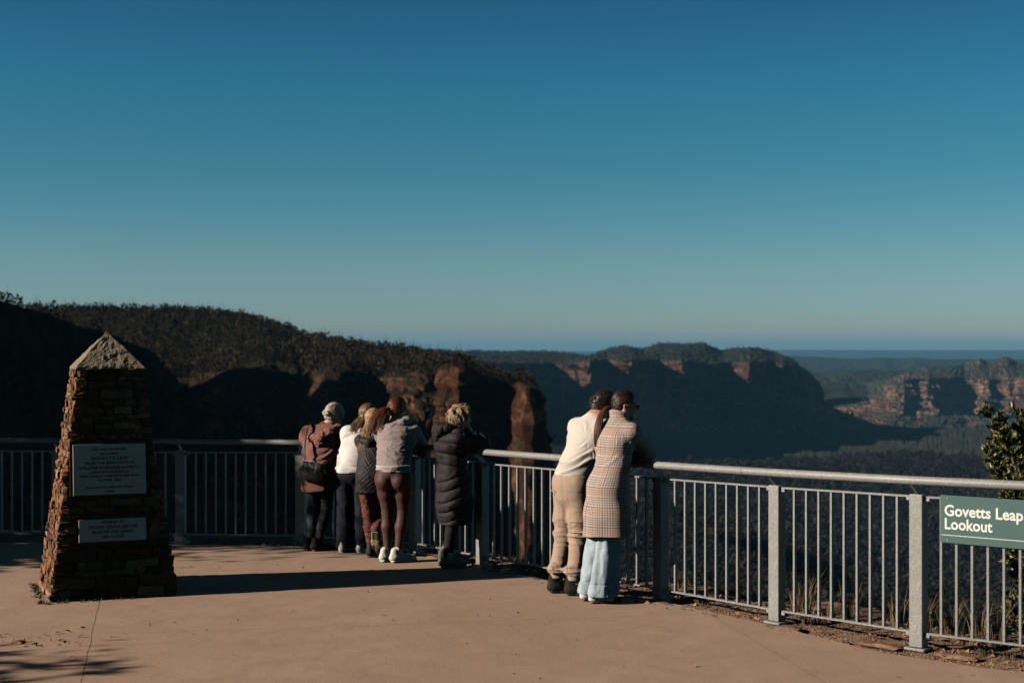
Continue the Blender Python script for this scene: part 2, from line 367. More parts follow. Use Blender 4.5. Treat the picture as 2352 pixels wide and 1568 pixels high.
# --- woods: many small crowns built as one mass each
def crown_proto(kind, r_):
    if kind == 'tall':
        V = []; F = []; tk = 1.0 + .5 * (r_.random() < .4)
        for k in range(11):
            z0 = .35 + r_.random() * .6; c = np.array([r_.normal() * .15, r_.normal() * .15, z0]); s_ = .05 + r_.random() * .07
            for q in range(3):
                a = r_.random() * 6.28; d1 = np.array([math.cos(a), math.sin(a), r_.normal() * .4]) * s_; d2 = np.array([-math.sin(a) * .4, math.cos(a) * .4, .8]) * s_
                n0 = len(V); V += [c - d1 - d2 * .6, c + d1 - d2 * .5, c + d1 * .7 + d2, c - d1 * .8 + d2 * .7]; F.append((n0, n0 + 1, n0 + 2, n0 + 3))
        n0 = len(V); V += [np.array([-.016, 0, 0]), np.array([.016, 0, 0]), np.array([.006, 0, tk]), np.array([-.006, 0, tk])]; F.append((n0, n0 + 1, n0 + 2, n0 + 3))
        return np.array(V), np.array(F)
    V = []; F = []
    for k in range(34):
        a = r_.random() * 6.28; rr = .40 * math.sqrt(r_.random()); z0 = .45 + .5 * (1 - (rr / .4) ** 2) * r_.random() + .05
        c = np.array([math.cos(a) * rr, math.sin(a) * rr, z0]); s_ = .045 + r_.random() * .06
        for q in range(2):
            b = r_.random() * 6.28; tl = r_.normal() * .5
            d1 = np.array([math.cos(b), math.sin(b), .1]) * s_; d2 = np.array([-math.sin(b) * .7, math.cos(b) * .7, .7 + tl * .3]) * s_
            n0 = len(V); V += [c - d1 - d2 * .7, c + d1 * .8 - d2, c + d1 + d2 * .6, c - d1 * .6 + d2]; F.append((n0, n0 + 1, n0 + 2, n0 + 3))
    n0 = len(V); V += [np.array([-.02, 0, 0]), np.array([.02, 0, 0]), np.array([.008, 0, .8]), np.array([-.008, 0, .8])]; F.append((n0, n0 + 1, n0 + 2, n0 + 3))
    return np.array(V), np.array(F)
def woods(name, P, hmin, hmax, kind, mat, seed, label, base_col):
    r_ = np.random.default_rng(seed); protos = [crown_proto(kind, r_) for _ in range(8)]
    Vs, Fs, Cs, n0 = [], [], [], 0
    for k, (V, F) in enumerate(protos):
        sel = P[k::8]; m = len(sel)
        if not m: continue
        h = r_.uniform(hmin, hmax, m) * r_.choice([.7, 1, 1.25], m); a = r_.random(m) * 6.28; wd = h * r_.uniform(.75, 1.1, m)
        X = V[None, :, 0] * np.cos(a)[:, None] - V[None, :, 1] * np.sin(a)[:, None]; Yv = V[None, :, 0] * np.sin(a)[:, None] + V[None, :, 1] * np.cos(a)[:, None]
        W = np.stack([X * wd[:, None] + sel[:, 0:1], Yv * wd[:, None] + sel[:, 1:2], V[None, :, 2] * h[:, None] + sel[:, 2:3] - .5], -1)
        Vs.append(W.reshape(-1, 3)); Fs.append((F[None] + (np.arange(m) * len(V))[:, None, None] + n0).reshape(-1, 4)); n0 += m * len(V)
        tone = r_.uniform(.6, 1.35, (m, 1, 1)) * (1 + .35 * fbm(sel / 260., 3, 77))[:, None, None] * np.array(base_col) * (1 + r_.normal(size=(m, 1, 3)) * .06)
        Cs.append(np.broadcast_to(tone, (m, len(V), 3)).reshape(-1, 3))
    o = mesh_np(name, np.concatenate(Vs), [np.concatenate(Fs)], mat, cols=np.concatenate(Cs))
    tag(o, label, 'forest', kind='stuff'); return o
t = NT('gum_leaves_far'); t.l(t.attr('tint', 'Color'), t.b.inputs['Base Color']); t.rough(.9); t.b.inputs['Specular IOR Level'].default_value = .1; M_WOODS = t.m
def scatter(G, rows, dens, seed, zmin=.35):
    """points on a terrain grid, per m2 density, on ground flatter than zmin"""
    r_ = np.random.default_rng(seed); a, b = rows
    Q = G[:, a:b]; p0 = Q[:-1, :-1]; p1 = Q[1:, :-1]; p2 = Q[:-1, 1:]; p3 = Q[1:, 1:]
    cr = np.cross(p1 - p0, p2 - p0); ar = np.linalg.norm(cr, axis=-1); nz = np.abs(cr[..., 2]) / (ar + 1e-9)
    num = r_.poisson(np.where(nz > zmin, ar * dens, 0)).ravel()
    idx = np.repeat(np.arange(num.size), num); u = r_.random((len(idx), 1)); v = r_.random((len(idx), 1))
    f = lambda q: q.reshape(-1, 3)[idx]
    return f(p0) * (1 - u) * (1 - v) + f(p1) * u * (1 - v) + f(p2) * (1 - u) * v + f(p3) * u * v
r_ = np.random.default_rng(5)
NF = 17000
yy = 1500 + (r_.random(NF) ** 1.1) * 3700; xx = (r_.uniform(-.01, .40, NF)) * yy
P = np.stack([xx, yy, np.zeros(NF)], -1); P[:, 2] = floor_z(P)
woods('valley_forest', P, 20, 34, 'round', M_WOODS, 31, 'grey brown eucalypt forest filling the valley floor below the lookout', (.027, .026, .025))
P = scatter(G_A, (2, 21), .034, 8, .3); print('ridge trees', len(P))
woods('ridge_forest', P[:22000], 4.5, 8.5, 'tall', M_WOODS, 32, 'thin scrubby gum forest along the ridge above the dark cliffs', (.046, .038, .028))
P = scatter(G_NH[40:], (2, 46), .03, 9, .1); print('hill trees', len(P))
woods('hillside_forest', P[:9000], 2.6, 5, 'tall', M_WOODS, 33, 'dark scrub and thin trees on the nearest hillside at left', (.03, .027, .018))
P = scatter(G_B, (1, 14), .0005, 10, .3); print('plateau trees', len(P))
woods('plateau_forest', P[:9000], 7, 12, 'round', M_WOODS, 34, 'blue green bush on the plateau above the great cliff', (.036, .043, .034))
# ------------------------------------------------------------------ the lookout terrace
POSTS = [(-7.65, 15.35), (-6.30, 15.3), (-4.86, 15.2), (-3.505, 15.05), (-2.216, 14.93), (-.987, 14.40), (-.28, 13.45), (.46, 12.57), (1.215, 11.61), (1.99, 10.68), (2.787, 9.75), (3.80, 8.97), (4.95, 8.25), (6.1, 7.6)]
PZ = [1.06, 1.06, 1.06, 1.06, 1.062, 1.068, 1.075, 1.085, 1.10, 1.12, 1.148, 1.165, 1.18, 1.19]     # handrail height
PB = [.075, .075, .075, .075, .075, .075, .078, .08, .08, .082, .10, .104, .104, .104]             # bottom rail height
PV = [Vector((x, y, 0)) for x, y in POSTS]

# slab outline: inner edge follows the rail, then runs round behind the camera
edge = [(-16, 15.0), (-7.6, 15.02), (-4.9, 14.95), (-3.5, 14.82), (-2.35, 14.72), (-1.35, 14.35), (-.95, 14.05), (-.45, 13.55), (-.22, 13.28), (-.02, 13.05), (.22, 12.66), (.36, 12.46), (.60, 12.1), (.85, 11.85),
        (1.13, 11.55), (1.33, 11.34), (1.75, 10.75), (2.02, 10.38), (2.25, 9.95), (2.49, 9.58), (3.0, 9.12), (3.30, 8.98), (3.9, 8.5), (5.0, 7.75), (6.6, 6.8), (14, 2.5)]
rr_ = random.Random(4); ed = []
for (a, b) in zip(edge[:-1], edge[1:]):
    k = max(1, int(math.dist(a, b) / .05)) if -5 < a[0] < 6 else 1
    for j in range(k):
        f = j / k; ed.append((a[0] + (b[0] - a[0]) * f + rr_.uniform(-.008, .008), a[1] + (b[1] - a[1]) * f + rr_.uniform(-.008, .008)))
ed.append(edge[-1])
outl = ed + [(14, -7), (-16, -7)]
import bmesh
bm = bmesh.new(); vv = [bm.verts.new((x, y, 0)) for x, y in outl]; f = bm.faces.new(vv)
if f.normal.z < 0: f.normal_flip()
ex = bmesh.ops.extrude_face_region(bm, geom=[f]); [v.co.__setattr__('z', -.10) for v in ex['geom'] if isinstance(v, bmesh.types.BMVert)]
bmesh.ops.recalc_face_normals(bm, faces=bm.faces[:]); bmesh.ops.triangulate(bm, faces=bm.faces[:])
me = bpy.data.meshes.new('paving'); bm.to_mesh(me); bm.free(); paving = bpy.data.objects.new('paving', me); C.objects.link(paving); paving['kind'] = 'structure'
t = NT('trowelled_salmon_concrete'); v = t.coord('Object')
big = t.noise(v, .55, 5, .6, 1.2); mid = t.noise(v, 3.2, 5, .6, .6); stain = t.noise(v, 1.1, 6, .7, 2.5); fine = t.noise(v, 95, 4, .75)
base = t.ramp(big, [(.3, (.385, .262, .193)), (.5, (.435, .298, .222)), (.72, (.48, .332, .248))])
base = t.mix(t.ramp(mid, [(.35, .8), (.6, 0.0)]), base, (.385, .265, .19)); base = t.mix(.26, base, t.ramp(fine, [(.3, (.22, .14, .1)), (.7, (.52, .36, .28))]))
base = t.mix(t.ramp(stain, [(.56, 0.0), (.72, .38)]), base, (.27, .185, .14)); base = t.mix(t.ramp(stain, [(.26, .30), (.40, 0.0)]), base, (.58, .43, .33))
xy = t.sepxyz(v)
def joint(ax, ay, bx, by, wd=.0035):
    dx, dy = bx - ax, by - ay; L_ = math.hypot(dx, dy); nx_, ny_ = -dy / L_, dx / L_
    wob = t.math('MULTIPLY', t.math('SUBTRACT', t.noise(v, 2.5, 3), .5), .03)
    d = t.math('ABSOLUTE', t.math('ADD', t.math('ADD', t.math('MULTIPLY', xy[0], nx_), t.math('MULTIPLY', xy[1], ny_)), t.math('SUBTRACT', wob, ax * nx_ + ay * ny_)))
    return t.math('LESS_THAN', d, wd)
j1 = gnd(228, 1385); j2 = gnd(186, 1568); j3 = gnd(1640, 1416); j4 = gnd(1900, 1568); j5 = gnd(700, 1440); j6 = gnd(1640, 1408)
jm = t.math('MAXIMUM', joint(j1.x, j1.y, j2.x, j2.y), t.math('MAXIMUM', joint(j3.x, j3.y, j4.x, j4.y, .002), joint(j5.x, j5.y, j6.x, j6.y, .002)))
base = t.mix(t.math('MULTIPLY', jm, .75), base, (.08, .045, .03))
spk = t.ramp(t.vor(v, 9), [(.0, 1.0), (.035, 0.0)], 'CONSTANT'); base = t.mix(t.math('MULTIPLY', spk, .5), base, (.10, .06, .045))
t.col(base).rough(t.ramp(mid, [(.3, .62), (.7, .85)]))
# sweeping trowel arcs
wv = t.n('ShaderNodeTexWave', wave_type='RINGS', rings_direction='SPHERICAL'); mp = t.n('ShaderNodeMapping')
cell = t.n('ShaderNodeTexVoronoi', feature='F1'); t.l(v, cell.inputs['Vector']); cell.inputs['Scale'].default_value = .9
sub = t.n('ShaderNodeVectorMath', operation='SUBTRACT'); t.l(v, sub.inputs[0]); sc_ = t.n('ShaderNodeVectorMath', operation='SCALE'); t.l(cell.outputs['Position'], sub.inputs[1])
t.l(sub.outputs[0], wv.inputs['Vector']); wv.inputs['Scale'].default_value = 7; wv.inputs['Distortion'].default_value = 5; wv.inputs['Detail'].default_value = 3; wv.inputs['Detail Scale'].default_value = 2
amt = t.ramp(t.noise(v, 1.3, 4, .6), [(.52, 0.0), (.66, 1.0)])
arc = t.math('MULTIPLY', wv.outputs['Fac'], t.math('MULTIPLY', amt, .22))
hgt = t.math('ADD', t.math('ADD', t.math('MULTIPLY', t.noise(v, 55, 5, .65), .9), arc), t.math('SUBTRACT', t.math('MULTIPLY', t.noise(v, 7, 3), 1.2), t.math('MULTIPLY', jm, 2)))
t.bump(hgt, .45, .006); me.materials.append(t.m)

# natural ground: dirt shelf past the slab that breaks off into the gorge
def shelf_z(x, y, dist): return 0
gx = np.arange(-17, 15, .09); gs = np.concatenate([np.linspace(-.35, 2.2, 36), np.linspace(2.4, 14, 26)])
rail = np.array([(p.x, p.y) for p in PV]); rail = np.vstack([(-18, 15.4), rail, (15, 2.4)])
seg = np.linalg.norm(np.diff(rail, axis=0), axis=1); cum = np.concatenate([[0], np.cumsum(seg)])
S = np.arange(0, cum[-1], .07); rx = np.interp(S, cum, rail[:, 0]); ry = np.interp(S, cum, rail[:, 1])
k_ = np.ones(25) / 25; rxs = np.convolve(np.pad(rx, 12, 'edge'), k_, 'valid'); rys = np.convolve(np.pad(ry, 12, 'edge'), k_, 'valid')
tx = np.gradient(rxs); ty = np.gradient(rys); tl = np.hypot(tx, ty); nx_, ny_ = -ty / tl, tx / tl
Gd = np.zeros((len(S), len(gs), 3)); Gd[..., 0] = rxs[:, None] + nx_[:, None] * gs[None]; Gd[..., 1] = rys[:, None] + ny_[:, None] * gs[None]
lip = 1.15 + .45 * fbm(np.stack([S / 2.2, S * 0, S * 0], -1), 3, 5)
over = np.clip(gs[None] - lip[:, None], 0, None)
z = -.028 - .02 * np.clip(gs, 0, 2)[None] - over * 1.5 + .35 * fbm(Gd / .8, 4, 8) * np.clip(over * 1.2, 0, 1.5)
z += .016 * fbm(Gd / .11, 3, 9) * (gs[None] > .02) + .007 * fbm(Gd / .05, 2, 19) + .01 * fbm(Gd / .4, 3, 29)
z = np.where(gs[None] < -.1, np.minimum(z, -.03), z)
Gd[..., 2] = z
t = NT('gritty_soil'); v = t.coord('Object'); n1 = t.noise(v, 6, 5, .7); n2 = t.vor(v, 55, out='Color'); n3 = t.noise(v, 130, 3)
c = t.ramp(n1, [(.3, (.10, .055, .035)), (.5, (.22, .13, .085)), (.7, (.34, .21, .13))]); c = t.mix(t.ramp(t.vor(v, 70), [(.2, .9), (.45, 0.0)]), c, t.ramp(t.sepxyz(n2)[0], [(0, (.16, .09, .06)), (.5, (.40, .27, .18)), (1, (.55, .42, .32))]))
t.col(c).rough(.95); t.bump(t.math('ADD', n3, t.vor(v, 70)), .8, .012)
soil = mesh_np('ground', Gd.reshape(-1, 3), grid_faces(len(S), len(gs)), t.m, smooth=True); soil['kind'] = 'structure'
M_SOIL = t.m
# outer land behind and beside the terrace, one sheet
mb = MB(); mb.add([(-60, -60, -.13), (60, -60, -.13), (60, 2.2, -.13), (15, 2.2, -.13), (5.0, 7.3, -.13), (1.0, 11, -.13), (-3, 14.2, -.13), (-18, 15.0, -.13), (-60, 15.0, -.13)], [(0, 1, 2, 3, 4, 5, 6, 7, 8)])
tag(mb.build('terrain', M_SOIL), kind='structure')

# stones set along the slab edge
def rock_mesh(size, seed, flat=.45):
    bm = bmesh.new(); bmesh.ops.create_icosphere(bm, subdivisions=2, radius=1)
    V = np.array([v.co[:] for v in bm.verts]); V = V * (1 + .28 * fbm(V * 1.1 + seed * 3.3, 3, seed)[:, None]); V = np.sign(V) * np.abs(V) ** .8
    V *= np.array([size[0], size[1], size[2]]); F = np.array([[v.index for v in f.verts] for f in bm.faces]); bm.free(); return V, F
t = NT('red_sandstone_rock'); v = t.coord('Object'); n = t.noise(v, 9, 5, .65)
t.col(t.ramp(n, [(.3, (.09, .045, .03)), (.5, (.22, .12, .075)), (.7, (.33, .21, .14))])).rough(.9); t.bump(t.noise(v, 40, 5, .7), .6, .01); M_ROCK = t.m
rk = random.Random(9)
def ground_z(s, off):
    return float(Gd[min(int(s / .07), len(S) - 1), int(np.abs(gs - off).argmin()), 2])
def along(s, off):
    x = np.interp(s, S, rxs); y = np.interp(s, S, rys); a = np.interp(s, S, nx_); b = np.interp(s, S, ny_); return Vector((float(x + a * off), float(y + b * off), 0))
s_of = lambda i: float(cum[i + 1])
edge_stones = []; nr = 0; s = s_of(4) + .3
while s < s_of(12):
    L_ = rk.uniform(.16, .38); wd = rk.uniform(.05, .085); off = -rk.uniform(.10, .16) if s > s_of(6) else rk.uniform(-.12, -.03)
    if rk.random() < .66:
        V, F = rock_mesh((L_ / 2, wd, .02), 100 + nr)
        p = along(s + L_ / 2, off); q = along(s + L_ / 2 + .05, off) - p; o = mesh_np('edge_stone', V, F, M_ROCK, smooth=False)
        o.location = (p.x, p.y, -.012); o.rotation_euler = (rk.uniform(-.06, .06), rk.uniform(-.04, .04), math.atan2(q.y, q.x) + rk.uniform(-.15, .15))
        edge_stones.append(o); nr += 1
    s += L_ + rk.uniform(.02, .3)

ORDS = 'nearest second third fourth fifth sixth seventh eighth ninth tenth eleventh twelfth thirteenth fourteenth fifteenth sixteenth seventeenth eighteenth nineteenth twentieth'.split()
for k, o in enumerate(edge_stones[::-1]): tag(o, ORDS[min(k, 19)] + ' flat reddish stone under the railing, counted leftward from the green sign', 'stone', 'flat stones along the slab edge')

# gravel and leaf litter, too many to count
V_, F_, C_, n0 = [], [], [], 0
rg = np.random.default_rng(3)
for k in range(9000):
    s = rg.uniform(s_of(3), s_of(13)); off = rg.uniform(-.22, .9) if rg.random() < .7 else rg.uniform(-.25, 0.1)
    p = along(s, off); r0 = rg.uniform(.004, .013) * (1 if rg.random() < .9 else 2.2)
    a = rg.random() * 6.28; q = np.array([[math.cos(a), math.sin(a), 0], [math.cos(a + 2.1), math.sin(a + 2.1), 0], [math.cos(a + 4.2), math.sin(a + 4.2), 0], [rg.normal() * .3, rg.normal() * .3, .9]]) * r0
    V_.append(q + np.array([p.x, p.y, ground_z(s, off)])); F_.append(np.array([[0, 1, 3], [1, 2, 3], [2, 0, 3]]) + n0); n0 += 4
    tone = rg.uniform(.5, 1.3); C_.append(np.repeat(np.array([[.27, .175, .11]]) * tone, 4, 0))
t = NT('tinted_grit'); t.l(t.attr('tint', 'Color'), t.b.inputs['Base Color']); t.rough(.9); M_TINT = t.m
tag(mesh_np('gravel', np.concatenate(V_), np.concatenate(F_), M_TINT, cols=np.concatenate(C_)), 'loose tan gravel scattered under the railing', 'gravel', kind='stuff')
V_, F_, C_, n0 = [], [], [], 0
for k in range(900):
    if k < 620: s = rg.uniform(s_of(3), s_of(11)); o_ = rg.uniform(-.3, .95); p = along(s, o_); z0 = ground_z(s, o_) if o_ > -.12 else .003; r0 = rg.uniform(.010, .028)
    else: p = Vector((rg.uniform(-5, 4.5), rg.uniform(8.2, 13.4), 0)); z0 = .003; r0 = rg.uniform(.006, .018)
    if k > 855: p = Vector((rg.normal() * .22 - 3.35, 9.95 + rg.normal() * .18, 0)); z0 = .004; r0 = rg.uniform(.012, .03)
    a = rg.random() * 6.28; d1 = np.array([math.cos(a), math.sin(a), rg.normal() * .3]) * r0; d2 = np.array([-math.sin(a), math.cos(a), rg.normal() * .5]) * r0 * .35
    b = np.array([p.x, p.y, z0 + .004]); V_.append(np.stack([b - d1, b + d2 + [0, 0, r0 * .4], b + d1, b - d2])); F_.append(np.array([[0, 1, 2, 3]]) + n0); n0 += 4
    C_.append(np.repeat(np.array([[.20, .11, .06]]) * rg.uniform(.4, 1.8), 4, 0))
tag(mesh_np('leaf_litter', np.concatenate(V_), np.concatenate(F_), M_TINT, cols=np.concatenate(C_)), 'dry leaf litter and twigs scattered on the paving', 'leaf litter', kind='stuff')

# dry grass tufts past the rail
def blades(name, spots, mat, seed, label, cat='grass'):
    g = np.random.default_rng(seed); V_, F_, C_, n0 = [], [], [], 0
    for (p, n, h, spread, col) in spots:
        for k in range(n):
            a = g.random() * 6.28; rr = spread * math.sqrt(g.random()); b = np.array([p.x + math.cos(a) * rr * .5, p.y + math.sin(a) * rr * .5, p.z])
            hh = h * g.uniform(.45, 1.1); lean = np.array([math.cos(a), math.sin(a), 0]) * hh * g.uniform(.05, .6); wv_ = np.array([-math.sin(a + .5), math.cos(a + .5), 0]) * g.uniform(.0015, .004)
            q1 = b + lean * .3 + np.array([0, 0, hh * .55]); q2 = b + lean + np.array([0, 0, hh * (1 - .3 * g.random())])
            V_.append(np.stack([b - wv_, b + wv_, q1 + wv_ * .8, q1 - wv_ * .8, q2])); F_.append(n0); n0 += 5; C_.append(np.repeat(np.array([col]) * g.uniform(.6, 1.4), 5, 0))
    i = np.array(F_)
    o = mesh_np(name, np.concatenate(V_), [np.stack([i, i + 1, i + 2, i + 3], 1), np.stack([i + 3, i + 2, i + 4], 1)], mat, cols=np.concatenate(C_))
    return tag(o, label, cat, kind='stuff')
spots = []; gg = random.Random(21)
straw = (.16, .108, .056); olive = (.09, .10, .04)
for k in range(85):
    s = gg.uniform(s_of(5), s_of(13)); off = gg.uniform(.12, .95); p = along(s, off); p.z = ground_z(s, off) - .01
    spots.append((p, gg.randint(10, 26), gg.uniform(.08, .22), gg.uniform(.05, .14), straw if gg.random() < .7 else olive))
for px_, py_, Yd in [(1850, 1395, 11.3), (1950, 1400, 11.0), (2065, 1415, 10.6), (2120, 1420, 10.4), (2185, 1440, 10.2), (2250, 1440, 10.1), (1840, 1400, 11.2), (2290, 1450, 10.0)]:
    p = at(px_, py_, Yd); p.z = -.05; spots.append((p, 46, .36, .12, straw))
blades('dry_grass', spots, M_TINT, 5, 'tufts of dry straw coloured grass past the railing')
spots = []
OBC = Vector((-3.445, 12.085, 0)); OBA = R(22.8)
ux = Vector((math.cos(OBA), math.sin(OBA), 0)); uy = Vector((-math.sin(OBA), math.cos(OBA), 0))
for k in range(120):
    e = gg.random(); side = gg.random(); q = (OBC + ux * (-.545 + .0 * e) + uy * (e * 1.1 - .55)) if side < .5 else (OBC + uy * -.54 + ux * (e * 1.1 - .55))
    if side >= .5 and e > .55 and gg.random() < .7: continue
    spots.append((q + Vector((gg.uniform(-.05, .02), gg.uniform(-.04, .02), 0)), gg.randint(4, 8), gg.uniform(.015, .038), .035, (.07, .085, .03)))
blades('obelisk_grass', spots, M_TINT, 6, 'short moss and grass growing round the foot of the stone obelisk')

# ------------------------------------------------------------------ railing
t = NT('galvanised_steel'); v = t.coord('Object')
sp = t.vor(v, 120, out='Color'); spf = t.sepxyz(sp)[0]; st_ = t.n('ShaderNodeMapping'); t.l(v, st_.inputs[0]); st_.inputs['Scale'].default_value = (1, 1, 2.6)
lo = t.noise(v, 7, 4, .6)
c = t.ramp(spf, [(0, (.225, .23, .228)), (.6, (.265, .27, .265)), (1, (.37, .37, .36))]); c = t.mix(t.ramp(lo, [(.4, 0.0), (.7, .55)]), c, (.22, .22, .21))
t.col(c).metal(.12).rough(t.ramp(spf, [(0, .38), (1, .6)])); t.b.inputs['Specular IOR Level'].default_value = .3
t.bump(t.math('ADD', t.noise(st_.outputs[0], 60, 4, .6), spf), .35, .002); M_GALV = t.m
railing = empty('safety_railing', (0, 0, 0), 0, 'galvanised steel safety railing with round handrail curving along the terrace edge', 'railing')
def nrm(i, j):
    d = (PV[j] - PV[i]).normalized(); return d, Vector((d.y, -d.x, 0)) * -1     # direction, outward
# outward = away from the terrace
def frame(i):
    a = PV[max(0, i - 1)]; b = PV[min(len(PV) - 1, i + 1)]; d = (b - a).normalized(); o = Vector((-d.y, d.x, 0)); return d, o
hp = []
for i in range(len(PV)):
    d, o = frame(i); hp.append(PV[i] - o * .115 + Vector((0, 0, PZ[i])))
def tube_part(name, pts, r, n=16):
    mb = MB(); mb.tube(pts, r, n); return mb.build(name, M_GALV, railing, True)
fine_pts = []
for a, b in zip(hp[:-1], hp[1:]):
    for j in range(4): fine_pts.append(a.lerp(b, j / 4))
fine_pts.append(hp[-1])
# soften the corners a little
sm = [fine_pts[0]] + [fine_pts[k - 1] * .22 + fine_pts[k] * .56 + fine_pts[k + 1] * .22 for k in range(1, len(fine_pts) - 1)] + [fine_pts[-1]]
hr = tube_part('handrail', sm, .0305)
mbj = MB()
for px_ in (1738,):
    i = 8; f_ = .80; p = hp[8].lerp(hp[9], f_); q = hp[8].lerp(hp[9], f_ + .012); mbj.tube([p, q], .0318, 16)
mbj.build('joint_collar', M_GALV, hr, True)
post_me = None
for i in range(len(PV)):
    d, o = frame(i); ang = math.atan2(d.y, d.x); ht_ = PZ[i] - .105
    mb = MB(); mb.box((0, 0, ht_ / 2 + .004), (.098, .088, ht_), bev=.006); po = mb.build('post', M_GALV, railing); po.location = PV[i]; po.rotation_euler = (0, 0, ang)
    mb = MB(); mb.box((0, 0, -.008), (.15, .14, .018), bev=.004); bp = mb.build('base_plate', M_GALV, po)
    mb = MB()                                        # bent flat arm that carries the handrail inboard
    arm = [Vector((0, .028, ht_ + .0)), Vector((0, .0, ht_ + .012)), Vector((0, -.085, ht_ + .072)), Vector((0, -.11, ht_ + .085))]
    prof = [(-.115, .105 - .026 + ht_), (-.02, ht_ + .006), (.036, ht_ + .006), (.036, ht_ + .014), (.0, ht_ + .045), (-.085, .105 - .022 + ht_)]
    V = [(x, y_, z_) for x in (-.006, .006) for (y_, z_) in prof]; n_ = len(prof)
    mb.add(V, [tuple(range(n_ - 1, -1, -1)), tuple(range(n_, 2 * n_))] + [(k, (k + 1) % n_, n_ + (k + 1) % n_, n_ + k) for k in range(n_)]); mb.build('handrail_bracket', M_GALV, po)
bal_meshes = {}
for i in range(len(PV) - 1):
    a, b = PV[i].copy(), PV[i + 1].copy(); d = (b - a).normalized(); Ls = (b - a).length; a = a + d * .055; b = b - d * .055; Lp = (b - a).length
    ang = math.atan2(d.y, d.x); zt = (PZ[i] + PZ[i + 1]) / 2 - .112; zb = (PB[i] + PB[i + 1]) / 2
    for nm_, z0, z1 in (('bottom_rail', PB[i], PB[i + 1]), ('top_rail', PZ[i] - .118, PZ[i + 1] - .118)):
        mb = MB()
        q0 = Vector((-.016, 0, z0)); q1 = Vector((Lp + .016, 0, z1)); V = []
        for q in (q0, q1):
            for y_, z_ in ((-.019, -.006), (.019, -.006), (.019, .006), (-.019, .006)): V.append(q + Vector((0, y_, z_)))
        mb.add(V, [(0, 1, 2, 3)[::-1], (4, 5, 6, 7), (0, 1, 5, 4), (1, 2, 6, 5), (2, 3, 7, 6), (3, 0, 4, 7)])
        pn = mb.build(nm_, M_GALV, railing); pn.location = a; pn.rotation_euler = (0, 0, ang)
        for x_, zz in ((.010, z0), (Lp - .010, z1)):
            mb = MB(); mb.box((x_, -.004, zz - .018), (.045, .034, .022), bev=.004); mb.build('fixing_lug', M_GALV, pn)
    nb = max(2, int(round(Lp / .111)) - 1); stp = Lp / (nb + 1)
    for k in range(nb):
        x_ = stp * (k + 1); f_ = x_ / Lp; z1 = PZ[i] + (PZ[i + 1] - PZ[i]) * f_ - .124; z0 = PB[i] + (PB[i + 1] - PB[i]) * f_ + .006
        key = round(z1 - z0, 3)
        if key not in bal_meshes:
            mb = MB(); mb.box((0, 0, key / 2), (.0155, .0250, key)); bo = mb.build('baluster', M_GALV); bal_meshes[key] = bo.data; bpy.data.objects.remove(bo)
        bo = bpy.data.objects.new('baluster', bal_meshes[key]); C.objects.link(bo); bo.parent = pn; bo.location = (x_, 0, z0)
# ------------------------------------------------------------------ stone obelisk
t = NT('rubble_sandstone'); v = t.coord('Object'); tint = t.attr('tint', 'Color'); n = t.noise(v, 22, 6, .65)
c = t.mix(1.0, tint, t.ramp(n, [(.25, (.5, .45, .42)), (.5, (.95, .9, .88)), (.75, (1.25, 1.2, 1.1))]), 'MULTIPLY')
t.col(c).rough(.92); t.b.inputs['Specular IOR Level'].default_value = .15; t.bump(t.math('ADD', t.noise(v, 60, 6, .7), t.noise(v, 14, 4)), .7, .012); M_STONE = t.m
t = NT('lime_mortar'); v = t.coord('Object'); t.col(t.ramp(t.noise(v, 20, 5), [(.3, (.07, .045, .03)), (.7, (.16, .11, .075))])).rough(.95); t.bump(t.noise(v, 70, 5, .7), .7, .01); M_MORT = t.m
t = NT('rough_cement_render'); v = t.coord('Object'); n = t.noise(v, 9, 5, .6); pit = t.ramp(t.vor(v, 26), [(0, 0.0), (.12, 1.0)])
c = t.ramp(n, [(.3, (.22, .175, .12)), (.5, (.29, .235, .165)), (.7, (.34, .285, .21))]); c = t.mix(t.ramp(t.noise(v, 3.5, 4), [(.58, 0.0), (.7, .6)]), c, (.16, .125, .09))
t.col(t.mix(t.ramp(t.noise(v, 45, 3), [(.62, 0.0), (.68, .7)]), c, (.10, .075, .05))).rough(.95); t.bump(t.math('ADD', t.noise(v, 75, 5, .75), t.math('MULTIPLY', t.vor(v, 60), .6)), 1.0, .016); M_CAP = t.m
obelisk = empty('stone_obelisk', OBC, OBA, 'tapering rubble stone obelisk with rendered pyramid cap and two inscribed plaques', 'monument')
HW0, HW1, HB = .505, .262, 1.885
hw = lambda z: HW0 + (HW1 - HW0) * z / HB
mb = MB(); V = []
for z_, k in ((-.02, 1), (HB, 1)):
    h_ = hw(z_) - .022; V += [(-h_, -h_, z_), (h_, -h_, z_), (h_, h_, z_), (-h_, h_, z_)]
mb.add(V, [(3, 2, 1, 0), (4, 5, 6, 7), (0, 1, 5, 4), (1, 2, 6, 5), (2, 3, 7, 6), (3, 0, 4, 7)]); mb.build('mortar_core', M_MORT, obelisk)
pal = [(.26, .115, .06), (.33, .16, .085), (.21, .095, .055), (.38, .21, .12), (.16, .085, .055), (.34, .20, .12), (.28, .13, .065), (.23, .14, .09)]
sg = random.Random(77); sn = np.random.default_rng(77)
V_, F_, C_, n0 = [], [], [], 0
plaque_zone = [(.82, 1.28, -.33, .29), (.445, .665, -.29, .28)]
